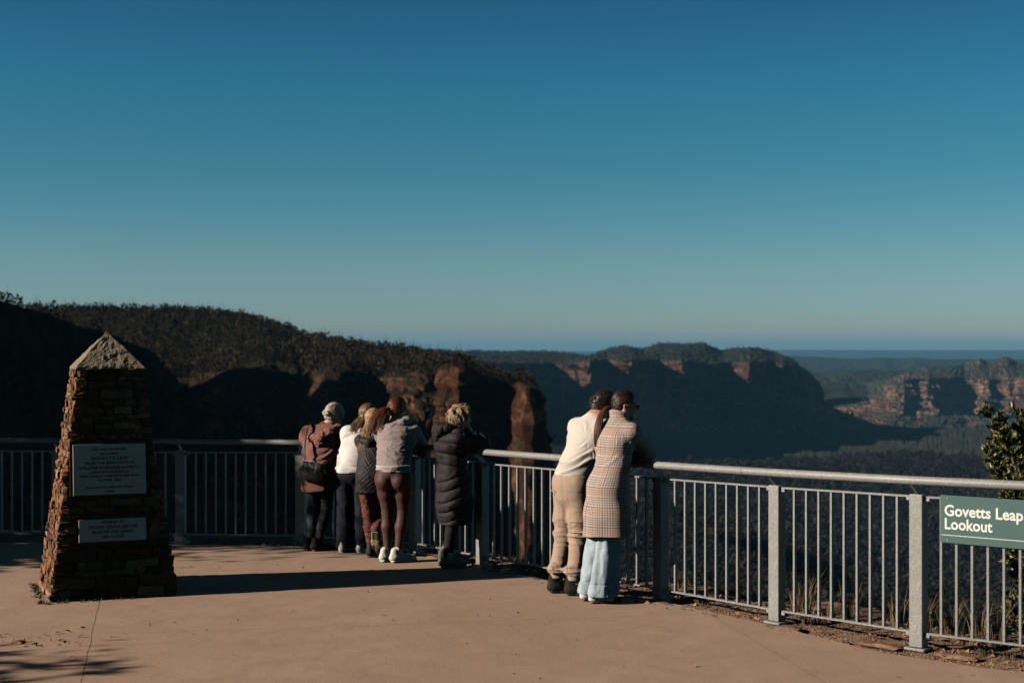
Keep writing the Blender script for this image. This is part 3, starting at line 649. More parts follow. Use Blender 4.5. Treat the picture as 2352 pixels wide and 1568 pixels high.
def stone(cx, cz, wd, hh, side, prot):
    """one rough block on face `side`; cx along the face, cz up"""
    global n0
    bm = bmesh.new(); bmesh.ops.create_cube(bm, size=1); bmesh.ops.subdivide_edges(bm, edges=bm.edges[:], cuts=2, use_grid_fill=True)
    P_ = np.array([v.co[:] for v in bm.verts]); F = np.array([[v.index for v in f.verts] for f in bm.faces]); bm.free()
    P_ = P_ * 2; r3 = np.maximum(np.abs(P_).max(1), 1e-6); L3 = (np.abs(P_) ** 11).sum(1) ** (1 / 11); P_ = P_ / L3[:, None] * r3[:, None]
    dp = .09
    loc = np.stack([P_[:, 0] * wd / 2, P_[:, 1] * dp / 2, P_[:, 2] * hh / 2], -1)
    loc[:, 2] += loc[:, 0] * sg.uniform(-.09, .09); loc += .008 * fbm(loc / .05 + sg.random() * 90, 2, 3)[:, None] * np.array([1, 1.5, 1])
    z_ = cz + loc[:, 2]; out_ = hw(cz) + prot - dp / 2 - loc[:, 1] * -1 * -1
    u = cx + loc[:, 0]; w_ = -(hw(cz) + prot - dp / 2) + loc[:, 1]         # front face is -y
    Q = np.stack([u, w_, z_], -1); a = side * math.pi / 2; ca, sa = math.cos(a), math.sin(a)
    Q = np.stack([Q[:, 0] * ca - Q[:, 1] * sa, Q[:, 0] * sa + Q[:, 1] * ca, Q[:, 2]], -1)
    V_.append(Q); F_.append(F + n0); n0 += len(Q); col = np.array(sg.choice(pal)) * np.array([.95, 1.03, 1.08]) * sg.uniform(.6, 1.15)
    if side == 0 and cz < .35 and sg.random() < .35: col = col * np.array([.55, .65, .5])
    C_.append(np.repeat(col[None], len(Q), 0))
for side in range(4):
    z0 = 0.0
    while z0 < HB - .015:
        hh = sg.choice([.032, .045, .055, .065, .08]) * sg.uniform(.9, 1.1) if z0 > .35 else sg.uniform(.05, .10)
        hh = min(hh, HB - z0); zc = z0 + hh / 2; h_ = hw(zc); x = -h_ - .004
        while x < h_ - .02:
            wd = sg.uniform(.07, .28) * (.7 + hh * 6) if side in (0, 2) else sg.uniform(.05, .19)
            if x + wd > h_ - .05: wd = h_ + .006 - x
            cx = x + wd / 2; ok = True
            if side == 0:
                for (za, zb_, xa, xb) in plaque_zone:
                    if za - .02 < zc < zb_ + .02 and xa - .02 < cx < xb + .02: ok = False
            if ok: stone(cx, zc, wd - .007, hh - .006, side, sg.uniform(-.008, .015 if side in (0, 2) else .021))
            x += wd
        z0 += hh
sto = mesh_np('rubble_courses', np.concatenate(V_), [np.concatenate(F_)], M_STONE, obelisk, cols=np.concatenate(C_)); 
# cap: steep rendered pyramid with slightly drooping eaves
n_ = 40; V = []; F = []
def cap_pt(u, v_):                       # u around 0..4, v 0 base..1 apex
    s_ = int(u) % 4; f_ = u - int(u); h_ = (HW1 + .016) * (1 - v_) ** .93 + .012 * (v_ > .97); z_ = HB - .004 + v_ * .298 - (.0 if v_ else .012)
    cs = [(-1, -1), (1, -1), (1, 1), (-1, 1)]; a, b = cs[s_], cs[(s_ + 1) % 4]
    return (a[0] + (b[0] - a[0]) * f_) * h_, (a[1] + (b[1] - a[1]) * f_) * h_, z_
nu, nv = 96, 24
Gc = np.array([[cap_pt(4 * i / nu, j / (nv - 1)) for j in range(nv)] for i in range(nu)])
rd = fbm(Gc / .05, 4, 4) * .006 + fbm(Gc / .018, 2, 14) * .003; cen = np.array([0, 0, HB]); dr = Gc - cen; dr /= np.linalg.norm(dr, axis=-1, keepdims=True); Gc = Gc + dr * rd[..., None]
Gc[:, 0, 2] += .010 * fbm(Gc[:, 0] / .07, 2, 5)
i = np.arange(nu)[:, None]; j = np.arange(nv - 1)[None]; a = (i * nv + j).ravel(); b = (((i + 1) % nu) * nv + j).ravel(); F = np.stack([a, b, b + 1, a + 1], 1)
capo = mesh_np('pyramid_cap', Gc.reshape(-1, 3), [F, ], M_CAP, obelisk)
mb = MB(); apex = Gc[:, -1].mean(0); mb.add([tuple(p) for p in Gc[:, -1]] + [tuple(apex + np.array([0, 0, .006]))], [(k, (k + 1) % nu, nu) for k in range(nu)])
mb.add([tuple(p) for p in Gc[:, 0]][::-1], [tuple(range(nu))]); mb.build('cap_tip', M_CAP, obelisk)
# plaques
t = NT('pale_marble_plaque'); v = t.coord('Object'); t.col(t.ramp(t.noise(v, 5, 6, .65, .8), [(.3, (.64, .50, .46)), (.55, (.80, .65, .59)), (.75, (.70, .56, .51))])).rough(.5); t.bump(t.noise(v, 50, 4), .1, .002); M_PLQ = t.m
M_INK = simple('dark_inscription', (.045, .035, .04), .7, 40, .4, 0)
M_SURR = simple('plaque_mortar', (.085, .05, .035), .95, 14, .5, .6, .01)
ti = math.atan((HW0 - HW1) / HB)
def text_mesh(s, size, mat, parent, name='lettering', offset=0.0, align='CENTER', extr=.0015, sx=1.0, space=1.0):
    cu = bpy.data.curves.new(name, 'FONT'); cu.body = s; cu.size = size; cu.align_x = align; cu.align_y = 'CENTER' if align == 'CENTER' else 'BOTTOM_BASELINE'; cu.offset = offset; cu.extrude = extr; cu.space_character = space; cu.resolution_u = 3
    to = bpy.data.objects.new(name, cu); C.objects.link(to); dg = bpy.context.evaluated_depsgraph_get(); me = bpy.data.meshes.new_from_object(to.evaluated_get(dg))
    C.objects.unlink(to); bpy.data.objects.remove(to); me.name = name; me.materials.clear(); me.materials.append(mat)
    for v in me.vertices: v.co.x *= sx
    o = bpy.data.objects.new(name, me); C.objects.link(o); o.parent = parent; return o
def plaque(name, zc, xc, wd, hh, lines, label):
    mb = MB(); mb.box((0, 0, -.004), (wd + .05, hh + .05, .016)); su = mb.build('mortar_surround', M_SURR, obelisk)
    Mx = Matrix.Translation((xc, -hw(zc) - .010, zc)) @ Matrix.Rotation(R(90) - ti, 4, 'X'); su.matrix_local = Mx
    mb = MB(); mb.box((0, 0, .006), (wd, hh, .018), bev=.0015); pl = mb.build('plaque', M_PLQ, obelisk); pl.matrix_local = Mx; pl['label'] = label
    for (s, y, size, w_) in lines:
        if s == '-': mb = MB(); mb.box((0, y, .0158), (w_, .0025, .002)); mb.build('divider_line', M_INK, pl); continue
        o = text_mesh(s, size, M_INK, pl, offset=.0006); ex_ = max(v.co.x for v in o.data.vertices) - min(v.co.x for v in o.data.vertices)
        for v in o.data.vertices: v.co.x *= w_ * .94 / ex_
        o.location = (0, y, .0158)
W1, H1 = .580, .415
plaque('p1', 1.048, -.022, W1, H1, [('THE FALL OF WATER', .164, .024, .29), ('WAS NAMED', .128, .022, .165), ("GOVETT'S LEAP", .090, .034, .325), ('FROM THE ASSISTANCE OF', .052, .026, .42), ('WILLIAM ROMAINE GOVETT,', .013, .031, .52),
        ('ASSISTANT SURVEYOR.', -.022, .023, .34), ('"FIRST HAVING COME UPON THE SPOT"', -.055, .023, .505), ('IN JUNE 1831.', -.088, .023, .21), ('-', -.116, 0, .06), ('BLACKHEATH RESERVES TRUST,', -.147, .021, .40), ('1938.', -.180, .021, .07)], 'large pale inscribed plaque')
W2, H2 = .535, .182
plaque('p2', .555, -.006, W2, H2, [('UNVEILED BY', .064, .028, .19), ('THE HON. COLIN A. SINCLAIR', .026, .032, .42), ('MINISTER FOR LANDS', -.014, .030, .345), ('SEP. 3. 1938', -.054, .028, .18)], 'small pale inscribed plaque')

# ------------------------------------------------------------------ green sign on the railing
sg0 = at(2161, 1190, 9.55)
a, b = PV[10], PV[11]; d = (b - a).normalized(); o_ = Vector((-d.y, d.x, 0)); x0 = .165; wdS = .86; zT = 1.055; zB = .735
sign = empty('lookout_sign', a + d * x0 - o_ * .030, math.atan2(d.y, d.x), 'green lookout name sign with white lettering fixed to the railing', 'sign')
t = NT('sign_green_enamel'); v = t.coord('Object'); t.col(t.ramp(t.noise(v, 4, 3), [(.3, (.058, .120, .118)), (.7, (.064, .131, .128))])).rough(.42); t.b.inputs['Specular IOR Level'].default_value = .4; M_SGN = t.m
M_WHT = simple('sign_white', (.78, .77, .72), .5, 20, .04, 0)
mb = MB(); mb.box((wdS / 2, 0, (zT + zB) / 2), (wdS, .004, zT - zB), bev=.0012); brd = mb.build('sign_board', M_SGN, sign)
for s_, x_, z_, w_, sz in (('Govetts Leap', .030, zT - .136, .525, .104), ('Lookout', .032, zT - .226, .322, .104)):
    o = text_mesh(s_, sz, M_WHT, brd, offset=.0022, align='LEFT', extr=.0008); xs_ = [v.co.x for v in o.data.vertices]; ys_ = [v.co.y for v in o.data.vertices]; mnx, mxx = min(xs_), max(xs_)
    hcap = .066 if s_ == 'Lookout' else .066; zr = .073
    for v in o.data.vertices: v.co.x = (v.co.x - mnx) * w_ / (mxx - mnx)
    o.rotation_euler = (R(90), 0, 0); o.location = (x_, -.0031, z_ - .0 )
mb = MB(); mb.box((.01 + (wdS - .03) / 2, -.0029, zB + .052), (wdS - .03, .0012, .004)); mb.build('white_line', M_WHT, brd)
mb = MB()
for x_ in (.05, wdS - .05):
    for z_ in (zT - .02, zB + .02): mb.tube([Vector((x_, -.0025, z_)), Vector((x_, -.006, z_))], .006, 10)
mb.build('bolt', M_GALV, brd)

# ------------------------------------------------------------------ leafy shrub past the railing
t = NT('shrub_leaf'); tc_ = t.attr('tint', 'Color'); t.l(tc_, t.b.inputs['Base Color']); t.rough(.42); t.b.inputs['Specular IOR Level'].default_value = .45; M_LEAF = t.m
M_BARK = simple('grey_bark', (.13, .10, .075), .9, 12, .4, .6, .01)
def leaf_quads(base, dirv, ln, wd, g, col, out):
    dirv = dirv / (np.linalg.norm(dirv) + 1e-9); up = g.normal(size=3); sd_ = np.cross(dirv, up); sd_ /= (np.linalg.norm(sd_) + 1e-9); nn = np.cross(sd_, dirv)
    m1 = base + dirv * ln * .45 ; tip = base + dirv * ln + nn * ln * .08
    out[0].append(np.stack([base, m1 + sd_ * wd * .5 + nn * wd * .15, tip, m1 - sd_ * wd * .5 + nn * wd * .15, m1])); out[1].append(len(out[0]) - 1); out[2].append(np.repeat(col[None], 5, 0))
def shrub(name, stems, label, cat, seed, leaf_len=.060, leafcol=(.075, .095, .03), dens=42, tips=(.28, .24, .09), mat=M_LEAF, root=(0, 0, 0), stem_r=.012, group=None, crown='foliage', lw=.38):
    g = np.random.default_rng(seed); top = empty(name, root, 0, label, cat, group); out = ([], [], []); mb = MB(); rt = np.array(root)
    for pts, r0, spread in stems:
        spread *= 1.2
        pts = [np.array(p) - rt for p in pts]; n = len(pts); mb.tube([Vector(p) for p in pts], r0, 6, rr=[r0 * (1 - .75 * k / (n - 1)) for k in range(n)])
        segs = [(pts[k], pts[k + 1]) for k in range(n - 1)]
        for si, (a, b) in enumerate(segs):
            if si == 0 and n > 2 and spread > .9: continue
            L_ = np.linalg.norm(b - a); m = max(2, int(L_ * dens))
            for q in range(m):
                f_ = (q + g.random()) / m; p = a + (b - a) * f_; ax = (b - a) / L_
                tw = g.normal(size=3) * .75 + ax * 1.0; tw[2] += .35; tw /= np.linalg.norm(tw); ln = spread * g.uniform(.4, 1.0) * (1.15 - .5 * (si + f_) / len(segs)); e = p + tw * ln
                mid_ = p + tw * ln * .5 + g.normal(size=3) * .01; mb.tube([Vector(p), Vector(mid_), Vector(e)], .003, 4, cap=False, rr=[.004, .003, .0015])
                nl = int(10 + ln / leaf_len * 6.5)
                for r in range(nl):
                    h_ = .25 + .75 * (r + g.random()) / nl; c0 = p + (e - p) * h_; dv = tw * .9 + g.normal(size=3) * .62; dv[2] += .25
                    colr = np.array(leafcol) * g.uniform(.55, 1.5) if h_ < .82 or g.random() < .5 else np.array(tips) * g.uniform(.6, 1.2)
                    leaf_quads(c0, dv, leaf_len * g.uniform(.6, 1.2), leaf_len * lw, g, colr, out)
    i = np.array(out[1]) * 5
    F = [np.stack([i, i + 1, i + 4], 1), np.stack([i + 1, i + 2, i + 4], 1), np.stack([i + 2, i + 3, i + 4], 1), np.stack([i + 3, i, i + 4], 1)]
    mesh_np(crown, np.concatenate(out[0]), [np.concatenate(F)], mat, top, cols=np.concatenate(out[2])); mb.build('stems' if crown == 'foliage' else 'trunk', M_BARK, top, True)
    return top
def sp(px, py, Y): return tuple(at(px, py, Y))
YS = 10.9; base_ = at(2400, 1500, YS); base_.z = -.4
st_ = []
for (pts, sprd) in [([(2400, 1520), (2370, 1330), (2320, 1150), (2295, 1040), (2272, 945)], .10), ([(2400, 1520), (2400, 1300), (2345, 1120), (2310, 1000), (2300, 965)], .13), ([(2400, 1520), (2420, 1250), (2380, 1080), (2345, 985), (2338, 948)], .14),
                    ([(2400, 1520), (2380, 1250), (2330, 1110), (2290, 1070), (2268, 1035)], .10), ([(2400, 1520), (2440, 1200), (2420, 1020), (2400, 950)], .18), ([(2400, 1520), (2500, 1200), (2480, 1000)], .2),
                    ([(2400, 1520), (2370, 1420), (2335, 1330), (2318, 1250), (2330, 1180)], .12), ([(2400, 1520), (2350, 1450), (2325, 1400), (2312, 1360)], .12), ([(2400, 1520), (2400, 1400), (2350, 1300), (2345, 1240)], .14), ([(2380, 1490), (2350, 1440), (2320, 1430)], .08),
                    ([(2400, 1520), (2370, 1300), (2330, 1160), (2300, 1095), (2285, 1080)], .12), ([(2400, 1520), (2390, 1250), (2350, 1100), (2318, 1030), (2310, 1000)], .15), ([(2400, 1520), (2360, 1250), (2310, 1120), (2275, 1070), (2262, 1050)], .09), ([(2400, 1520), (2400, 1250), (2360, 1060), (2350, 980)], .16)]:
    q = []
    for k, (x_, y_) in enumerate(pts): q.append(sp(x_, y_, YS + (.10 * math.sin(k * 2.1 + x_))))
    st_.append((q, .014, sprd))
shrub('leafy_shrub', st_, 'upright leathery leaved green shrub growing past the railing behind the sign', 'shrub', 12, root=tuple(base_))
# ------------------------------------------------------------------ figures: smooth unions meshed as one skin
def nz_(v): v = np.asarray(v, float); return v / (np.linalg.norm(v) + 1e-12)
class Fld:
    def __init__(s): s.p = []
    def cone(s, a, b, ra, rb, side=None, k=.02, end=None, op='add', g=0):
        a = np.asarray(a, float); b = np.asarray(b, float)
        ra = ra if isinstance(ra, tuple) else (ra, ra); rb = rb if isinstance(rb, tuple) else (rb, rb)
        ax = b - a; L_ = np.linalg.norm(ax); ax = ax / L_ if L_ > 1e-6 else np.array([0, 0, 1.])
        sd = np.asarray(side if side is not None else (1, 0, 0), float); sd = sd - ax * (sd @ ax)
        if np.linalg.norm(sd) < 1e-3: sd = np.cross(ax, (0, 1, 0))
        sd = nz_(sd); dp = np.cross(ax, sd); s.p.append(('c', a, b, ra, rb, ax, sd, dp, L_, k, end, op, g)); return s
    def ell(s, c, r, R3=None, k=.02, op='add', g=0):
        s.p.append(('e', np.asarray(c, float), np.asarray(r, float), np.eye(3) if R3 is None else R3, k, op, g)); return s
    def chain(s, pts, rs, side=None, k=.02, **kw):
        for i in range(len(pts) - 1): s.cone(pts[i], pts[i + 1], rs[i], rs[i + 1], side, k, **kw)
        return s
def prim_eval(pr, P):
    if pr[0] == 'c':
        _, a, b, ra, rb, ax, sd, dp, L_, k, end, op, g = pr
        w_ = P - a; t_ = np.clip((w_ @ ax) / max(L_, 1e-6), 0, 1); c = w_ - t_[..., None] * ax * L_
        rs = ra[0] + (rb[0] - ra[0]) * t_; rd = ra[1] + (rb[1] - ra[1]) * t_; re = np.minimum(rs, rd) if end is None else end
        m = np.minimum(np.minimum(rs, rd), re)
        return (np.sqrt((c @ sd / rs) ** 2 + (c @ dp / rd) ** 2 + (c @ ax / re) ** 2) - 1) * m
    _, c, r, R3, k, op, g = pr
    q = (P - c) @ R3; return (np.sqrt(((q / r) ** 2).sum(-1)) - 1) * r.min()
def sdf_grid(F, h, pad=.03):
    lo = np.array([1e9] * 3); hi = -lo; bb = []
    for pr in F.p:
        if pr[0] == 'c':
            m = max(max(pr[3]), max(pr[4])); l_, h_ = np.minimum(pr[1], pr[2]) - m, np.maximum(pr[1], pr[2]) + m
        else: m = pr[2].max(); l_, h_ = pr[1] - m, pr[1] + m
        bb.append((l_, h_))
        if pr[-2] == 'add': lo = np.minimum(lo, l_); hi = np.maximum(hi, h_)
    lo -= pad; hi += pad; n = np.ceil((hi - lo) / h).astype(int) + 1
    D = np.full(n, .05, dtype=np.float32); G = np.zeros(n, dtype=np.int8)
    axs = [lo[i] + h * np.arange(n[i]) for i in range(3)]
    for pr, (l_, h_) in zip(F.p, bb):
        k = pr[-4] if pr[0] == 'c' else pr[-3]
        if pr[0] == 'c': k = pr[9]
        i0 = np.clip(np.floor((l_ - lo - k - .03) / h).astype(int), 0, n - 1); i1 = np.clip(np.ceil((h_ - lo + k + .03) / h).astype(int) + 1, 0, n)
        sl = tuple(slice(i0[i], i1[i]) for i in range(3))
        if min(i1 - i0) <= 0: continue
        P = np.stack(np.meshgrid(*[axs[i][sl[i]] for i in range(3)], indexing='ij'), -1)
        d = prim_eval(pr, P).astype(np.float32); cur = D[sl]
        if pr[-2] == 'sub':
            hh = np.clip(.5 - .5 * (cur + d) / k, 0, 1); D[sl] = cur * (1 - hh) - d * hh + k * hh * (1 - hh)
        else:
            gb = G[sl]; gb[d < cur] = pr[-1]
            hh = np.clip(.5 + .5 * (cur - d) / k, 0, 1); D[sl] = cur * (1 - hh) + d * hh - k * hh * (1 - hh)
    return D, G, lo, axs
def near_disp(D, axs, fn, band=.03):
    idx = np.nonzero(np.abs(D) < band)
    P = np.stack([axs[i][idx[i]] for i in range(3)], -1); D[idx] += fn(P).astype(np.float32)
def clip_fn(D, axs, fn, band=None):
    """keep only where fn(P) < 0"""
    P = np.stack(np.meshgrid(*axs, indexing='ij'), -1); d = fn(P).astype(np.float32); np.maximum(D, d, out=D)
def surf_nets(D, lo, h):
    ins = D < 0; n = np.array(D.shape); c = ins[:-1, :-1, :-1].astype(np.int8)
    cs = sum(ins[dx:n[0] - 1 + dx, dy:n[1] - 1 + dy, dz:n[2] - 1 + dz].astype(np.int8) for dx in (0, 1) for dy in (0, 1) for dz in (0, 1))
    I = np.stack(np.nonzero((cs > 0) & (cs < 8)), -1); vid = np.full(n - 1, -1, dtype=np.int32); vid[tuple(I.T)] = np.arange(len(I))
    acc = np.zeros((len(I), 3)); cnt = np.zeros(len(I)); cor = [(x, y, z) for x in (0, 1) for y in (0, 1) for z in (0, 1)]
    val = {q: D[I[:, 0] + q[0], I[:, 1] + q[1], I[:, 2] + q[2]] for q in cor}
    for a in cor:
        for ax in range(3):
            if a[ax]: continue
            b = list(a); b[ax] = 1; b = tuple(b); va, vb = val[a], val[b]; m = (va < 0) != (vb < 0)
            t_ = np.where(m, va / np.where(m, va - vb, 1), 0); p = np.array(a, float)[None].repeat(len(I), 0); p[:, ax] += t_
            acc[m] += p[m]; cnt[m] += 1
    V = (I + acc / cnt[:, None]) * h + lo
    Fs = []
    for ax in range(3):
        o1, o2 = [(1, 2), (2, 0), (0, 1)][ax]
        s0 = [slice(None)] * 3; s1 = [slice(None)] * 3; s0[ax] = slice(0, -1); s1[ax] = slice(1, None)
        A, B_ = ins[tuple(s0)], ins[tuple(s1)]; E = np.stack(np.nonzero(A != B_), -1)
        E = E[(E[:, o1] > 0) & (E[:, o2] > 0) & (E[:, o1] < n[o1] - 1) & (E[:, o2] < n[o2] - 1)]
        def cell(d1, d2): q = E.copy(); q[:, o1] += d1; q[:, o2] += d2; return vid[tuple(q.T)]
        Q = np.stack([cell(-1, -1), cell(0, -1), cell(0, 0), cell(-1, 0)], 1); fl = ~A[tuple(E.T)]; Q[fl] = Q[fl][:, ::-1]; Fs.append(Q)
    return V, np.concatenate(Fs), I
def relax(V, F, it=1, lam=.4):
    for _ in range(it):
        S_ = np.zeros_like(V); c = np.zeros(len(V))
        for k in range(4):
            a, b = F[:, k], F[:, (k + 1) % 4]; np.add.at(S_, a, V[b]); np.add.at(S_, b, V[a]); np.add.at(c, a, 1); np.add.at(c, b, 1)
        V = V * (1 - lam) + lam * S_ / np.maximum(c, 1)[:, None]
    return V
def skin(name, F, mat, parent, h=.007, disp=None, clip=None, it=1, colf=None, vecf=None, post=None):
    D, G, lo, axs = sdf_grid(F, h)
    if disp: near_disp(D, axs, disp)
    if clip: clip_fn(D, axs, clip)
    V, Q, I = surf_nets(D, lo, h); V = relax(V, Q, it)
    gid = G[tuple(I.T)]
    if post: V = post(V)
    return mesh_np(name, V, [Q], mat, parent, smooth=True, cols=colf(V) if colf else None, vecs=vecf(V, gid) if vecf else None)

# ------------------------------------------------------------------ cloth and hair materials
def cloth(name, col, nscale=900, amt=.18, bump=.25, rough=.9, sheen=.15, wrinkle=.0, bd=.003):
    t = NT(name); v = t.coord('Object'); n = t.noise(v, nscale / 6, 3, .7); m = t.noise(v, 9, 4, .6)
    c = t.ramp(n, [(.3, tuple(q * (1 - amt) for q in col)), (.7, tuple(min(1, q * (1 + amt)) for q in col))]); c = t.mix(t.ramp(m, [(.3, .0), (.8, .3)]), c, tuple(q * .8 for q in col))
    t.col(c).rough(rough); t.b.inputs['Specular IOR Level'].default_value = .2; t.b.inputs['Sheen Weight'].default_value = sheen * .2
    t.bump(t.math('ADD', n, t.math('MULTIPLY', t.noise(v, 28, 4, .6), wrinkle)), bump, bd); return t.m
t = NT('skin'); v = t.coord('Object'); c = t.mix(t.ramp(t.noise(v, 30, 4), [(.3, 0.0), (.7, .35)]), t.attr('tint', 'Color'), (.5, .26, .18)); t.col(c).rough(.5)
t.b.inputs['Subsurface Weight'].default_value = .12; t.b.inputs['Subsurface Radius'].default_value = (.012, .005, .003); t.bump(t.noise(v, 250, 3), .1, .001); M_SKIN = t.m
def hair_mat(name):
    t = NT(name); t.l(t.attr('tint', 'Color'), t.b.inputs['Base Color']); t.rough(.42); t.b.inputs['Specular IOR Level'].default_value = .45
    v = t.coord('Object'); t.bump(t.noise(v, 260, 3), .25, .001); return t.m
M_HAIR = hair_mat('hair_strands')
M_EYE = simple('eye', (.5, .48, .45), .2, 30, .05, 0); M_DARKEYE = simple('iris', (.03, .02, .015), .2, 30, .1, 0)

def rot3(yaw=0, pitch=0, roll=0):        # yaw left +, pitch up +, roll: tilt to own right +; columns = right, forward, up
    return np.array(Matrix.Rotation(yaw, 3, 'Z') @ Matrix.Rotation(pitch, 3, 'X') @ Matrix.Rotation(roll, 3, 'Y'))

class Person:
    def __init__(s, loc, face, label, group=None, skin_tone=(.50, .29, .20)):
        s.o = empty('person', (loc[0], loc[1], 0), math.atan2(face[1], face[0]) - math.pi / 2, label, 'person', group); s.tone = np.array(skin_tone); s.J = {}
    def setj(s, **kw): s.J.update({k: np.asarray(v, float) for k, v in kw.items()}); return s
    def head_frame(s, c, yaw=0, pitch=0, roll=0, sc=1.0): s.hc = np.asarray(c, float); s.hR = rot3(R(yaw), R(pitch), R(roll)); s.hs = sc; return s
    def hp_(s, p): return s.hc + s.hR @ (np.asarray(p, float) * s.hs)
    def hand(s, F, w_, dirv, nrm_, curl=.5, side=1, sc=1.0, spread=.1):
        """w_ wrist, dirv along the fingers, nrm_ out of the palm; side +1 thumb on +cross side"""
        d = nz_(dirv); n_ = nz_(nrm_ - d * (np.asarray(nrm_) @ d)); c = np.cross(d, n_) * side
        F.cone(w_, w_ + d * .085 * sc, (.026 * sc, .016 * sc), (.040 * sc, .013 * sc), c, .012)
        for q, (off, ln, r_) in enumerate(((.030, .072, .0085), (.010, .080, .009), (-.010, .075, .0085), (-.029, .058, .0075))):
            p = w_ + d * .080 * sc + c * off * sc; a = curl * .6; f = nz_(d + c * off * spread * 8)
            for sg_ in range(3):
                l2 = ln * sc * (.45, .32, .23)[sg_]; v_ = f * math.cos(a) + n_ * math.sin(a); e = p + v_ * l2; F.cone(p, e, r_ * sc, r_ * sc * .9, None, .004); p = e; a += curl * (1.0 + q * .07)
        p = w_ + d * .025 * sc + c * .024 * sc; e = p + nz_(d * .75 + c * .62 + n_ * .25) * .042 * sc; F.cone(p, e, .012 * sc, .0105 * sc, None, .008); F.cone(e, e + nz_(d * .95 + c * .1 + n_ * .35 * (1 + curl)) * .034 * sc, .010 * sc, .008 * sc, None, .004)
    def body(s, female=True, sc=1.0, hands=(), lean_side=None, brow=(.10, .06, .04), voxel=.0058):
        J = s.J; F = Fld(); H = s.hp_; hs = s.hs
        def E(c, r, k=.012, op='add', R3=None): F.ell(H(c), np.array(r) * hs, s.hR if R3 is None else R3, k, op)
        E((0, -.012, .030), (.072, .093, .083)); E((0, .045, -.012), (.058, .052, .070), .03)                    # cranium, face
        F.cone(H((0, .035, -.04)), H((0, .066, -.090)), .050 * hs, .024 * hs, s.hR[:, 0], .03); F.cone(H((-.048, .0, -.045)), H((-.022, .06, -.085)), .022 * hs, .018 * hs, None, .03); F.cone(H((.048, .0, -.045)), H((.022, .06, -.085)), .022 * hs, .018 * hs, None, .03)
        E((-.028, .092, .012), (.017, .014, .010), .010, 'sub'); E((.028, .092, .012), (.017, .014, .010), .010, 'sub')
        F.cone(H((0, .092, .018)), H((0, .113, -.018)), .0075 * hs, .0125 * hs, None, .008); E((0, .088, .030), (.046, .012, .008), .012)   # nose, brow
        E((0, .094, -.046), (.021, .010, .0055), .004); E((0, .092, -.057), (.018, .010, .0065), .004)          # lips
        for sx in (-1, 1): E((sx * .074, -.006, -.006), (.009, .017, .031), .006); E((sx * .081, -.002, -.004), (.006, .009, .018), .004, 'sub')
        nk = J['neck']; F.cone(H((0, -.02, -.05)), nk, .050 * hs, .056 * sc, None, .03)
        ch, wa, pe = J['chest'], J['waist'], J['pelvis']; lr = np.array([1., 0, 0]) if lean_side is None else lean_side
        F.chain([nk, ch, wa, pe], [(.10 * sc, .06 * sc), (.145 * sc, .095 * sc), (.115 * sc, .085 * sc), (.15 * sc, .10 * sc)], lr, .05)
        for sx in 'lr':
            F.chain([J['sh' + sx], J['el' + sx], J['wr' + sx]], [.044 * sc, .036 * sc, .023 * sc], None, .03); F.cone(nk, J['sh' + sx], .05 * sc, .045 * sc, None, .04)
            F.chain([J['hip' + sx], J['kn' + sx], J['an' + sx]], [.078 * sc, .050 * sc, .033 * sc], None, .03); F.cone(J['an' + sx], J['toe' + sx], (.032 * sc, .028 * sc), (.038 * sc, .018 * sc), None, .02)
            c0 = J['kn' + sx] * .72 + J['an' + sx] * .28; F.ell(c0 + np.array([0, -.012, 0]), (.045 * sc, .048 * sc, .09 * sc), None, .03)
        for hd in hands: s.hand(F, *hd)
        lips = H((0, .096, -.051)); bl, br = H((-.030, .09, .036)), H((.030, .09, .036)); cheek = [H((-.045, .07, -.02)), H((.045, .07, -.02))]
        def colf(V):
            c = np.repeat(s.tone[None], len(V), 0); q = (V - lips) @ s.hR / hs; m = np.clip(1.3 - np.sqrt((q[:, 0] / .022) ** 2 + (q[:, 1] / .02) ** 2 + (q[:, 2] / .011) ** 2), 0, 1)[:, None]; c = c * (1 - m * .8) + np.array([.36, .10, .085]) * m * .8
            for b_ in (bl, br):
                q = (V - b_) @ s.hR / hs; m = np.clip(1.4 - np.sqrt((q[:, 0] / .022) ** 2 + (q[:, 1] / .03) ** 2 + (q[:, 2] / .005) ** 2), 0, 1)[:, None]; c = c * (1 - m * .8) + np.array(brow) * m * .8
            for b_ in cheek: m = np.exp(-((V - b_) ** 2).sum(1) / .0006)[:, None] * .35; c = c * (1 - m) + np.array([.52, .20, .15]) * m
            return c
        b = skin('body', F, M_SKIN, s.o, voxel, colf=colf)
        for sx in (-1, 1):
            G_ = Fld(); G_.ell(H((sx * .028, .080, .012)), np.array([.0125, .0125, .0115]) * hs, s.hR, .002); e = skin('eye', G_, M_EYE, b, .003)
            G_ = Fld(); G_.ell(H((sx * .028, .089, .012)), np.array([.006, .0045, .006]) * hs, s.hR, .002); skin('iris', G_, M_DARKEYE, b, .0022)
        return b
    # hair made of a close cap plus many strands
    def cap(s, grow=.012, front=.03, low=-.06, side_low=None, back_low=None):
        """prims for a hair cap; returns field + clip"""
        F = Fld(); hs = s.hs
        F.ell(s.hp_((0, -.014, .032)), np.array([.073 + grow, .094 + grow, .086 + grow]) * hs, s.hR, .01); F.ell(s.hp_((0, -.045, -.02)), np.array([.060 + grow, .055 + grow, .065]) * hs, s.hR, .03)
        def clip(P):
            q = (P - s.hc) @ s.hR / hs; x, y, z = q[..., 0], q[..., 1], q[..., 2]
            hairline = y - (front + np.clip(z, -.02, .12) * .62 - np.abs(x) * .12)             # face open in front
            lowcut = low - z - np.clip(-y - .02, 0, .1) * .25
            ear = .034 - np.sqrt((y + .004) ** 2 + ((z + .012) * .8) ** 2)
            return np.maximum(np.maximum(hairline, lowcut), np.where(np.abs(x) > .055, ear * .8, -1)) * hs
        return F, clip
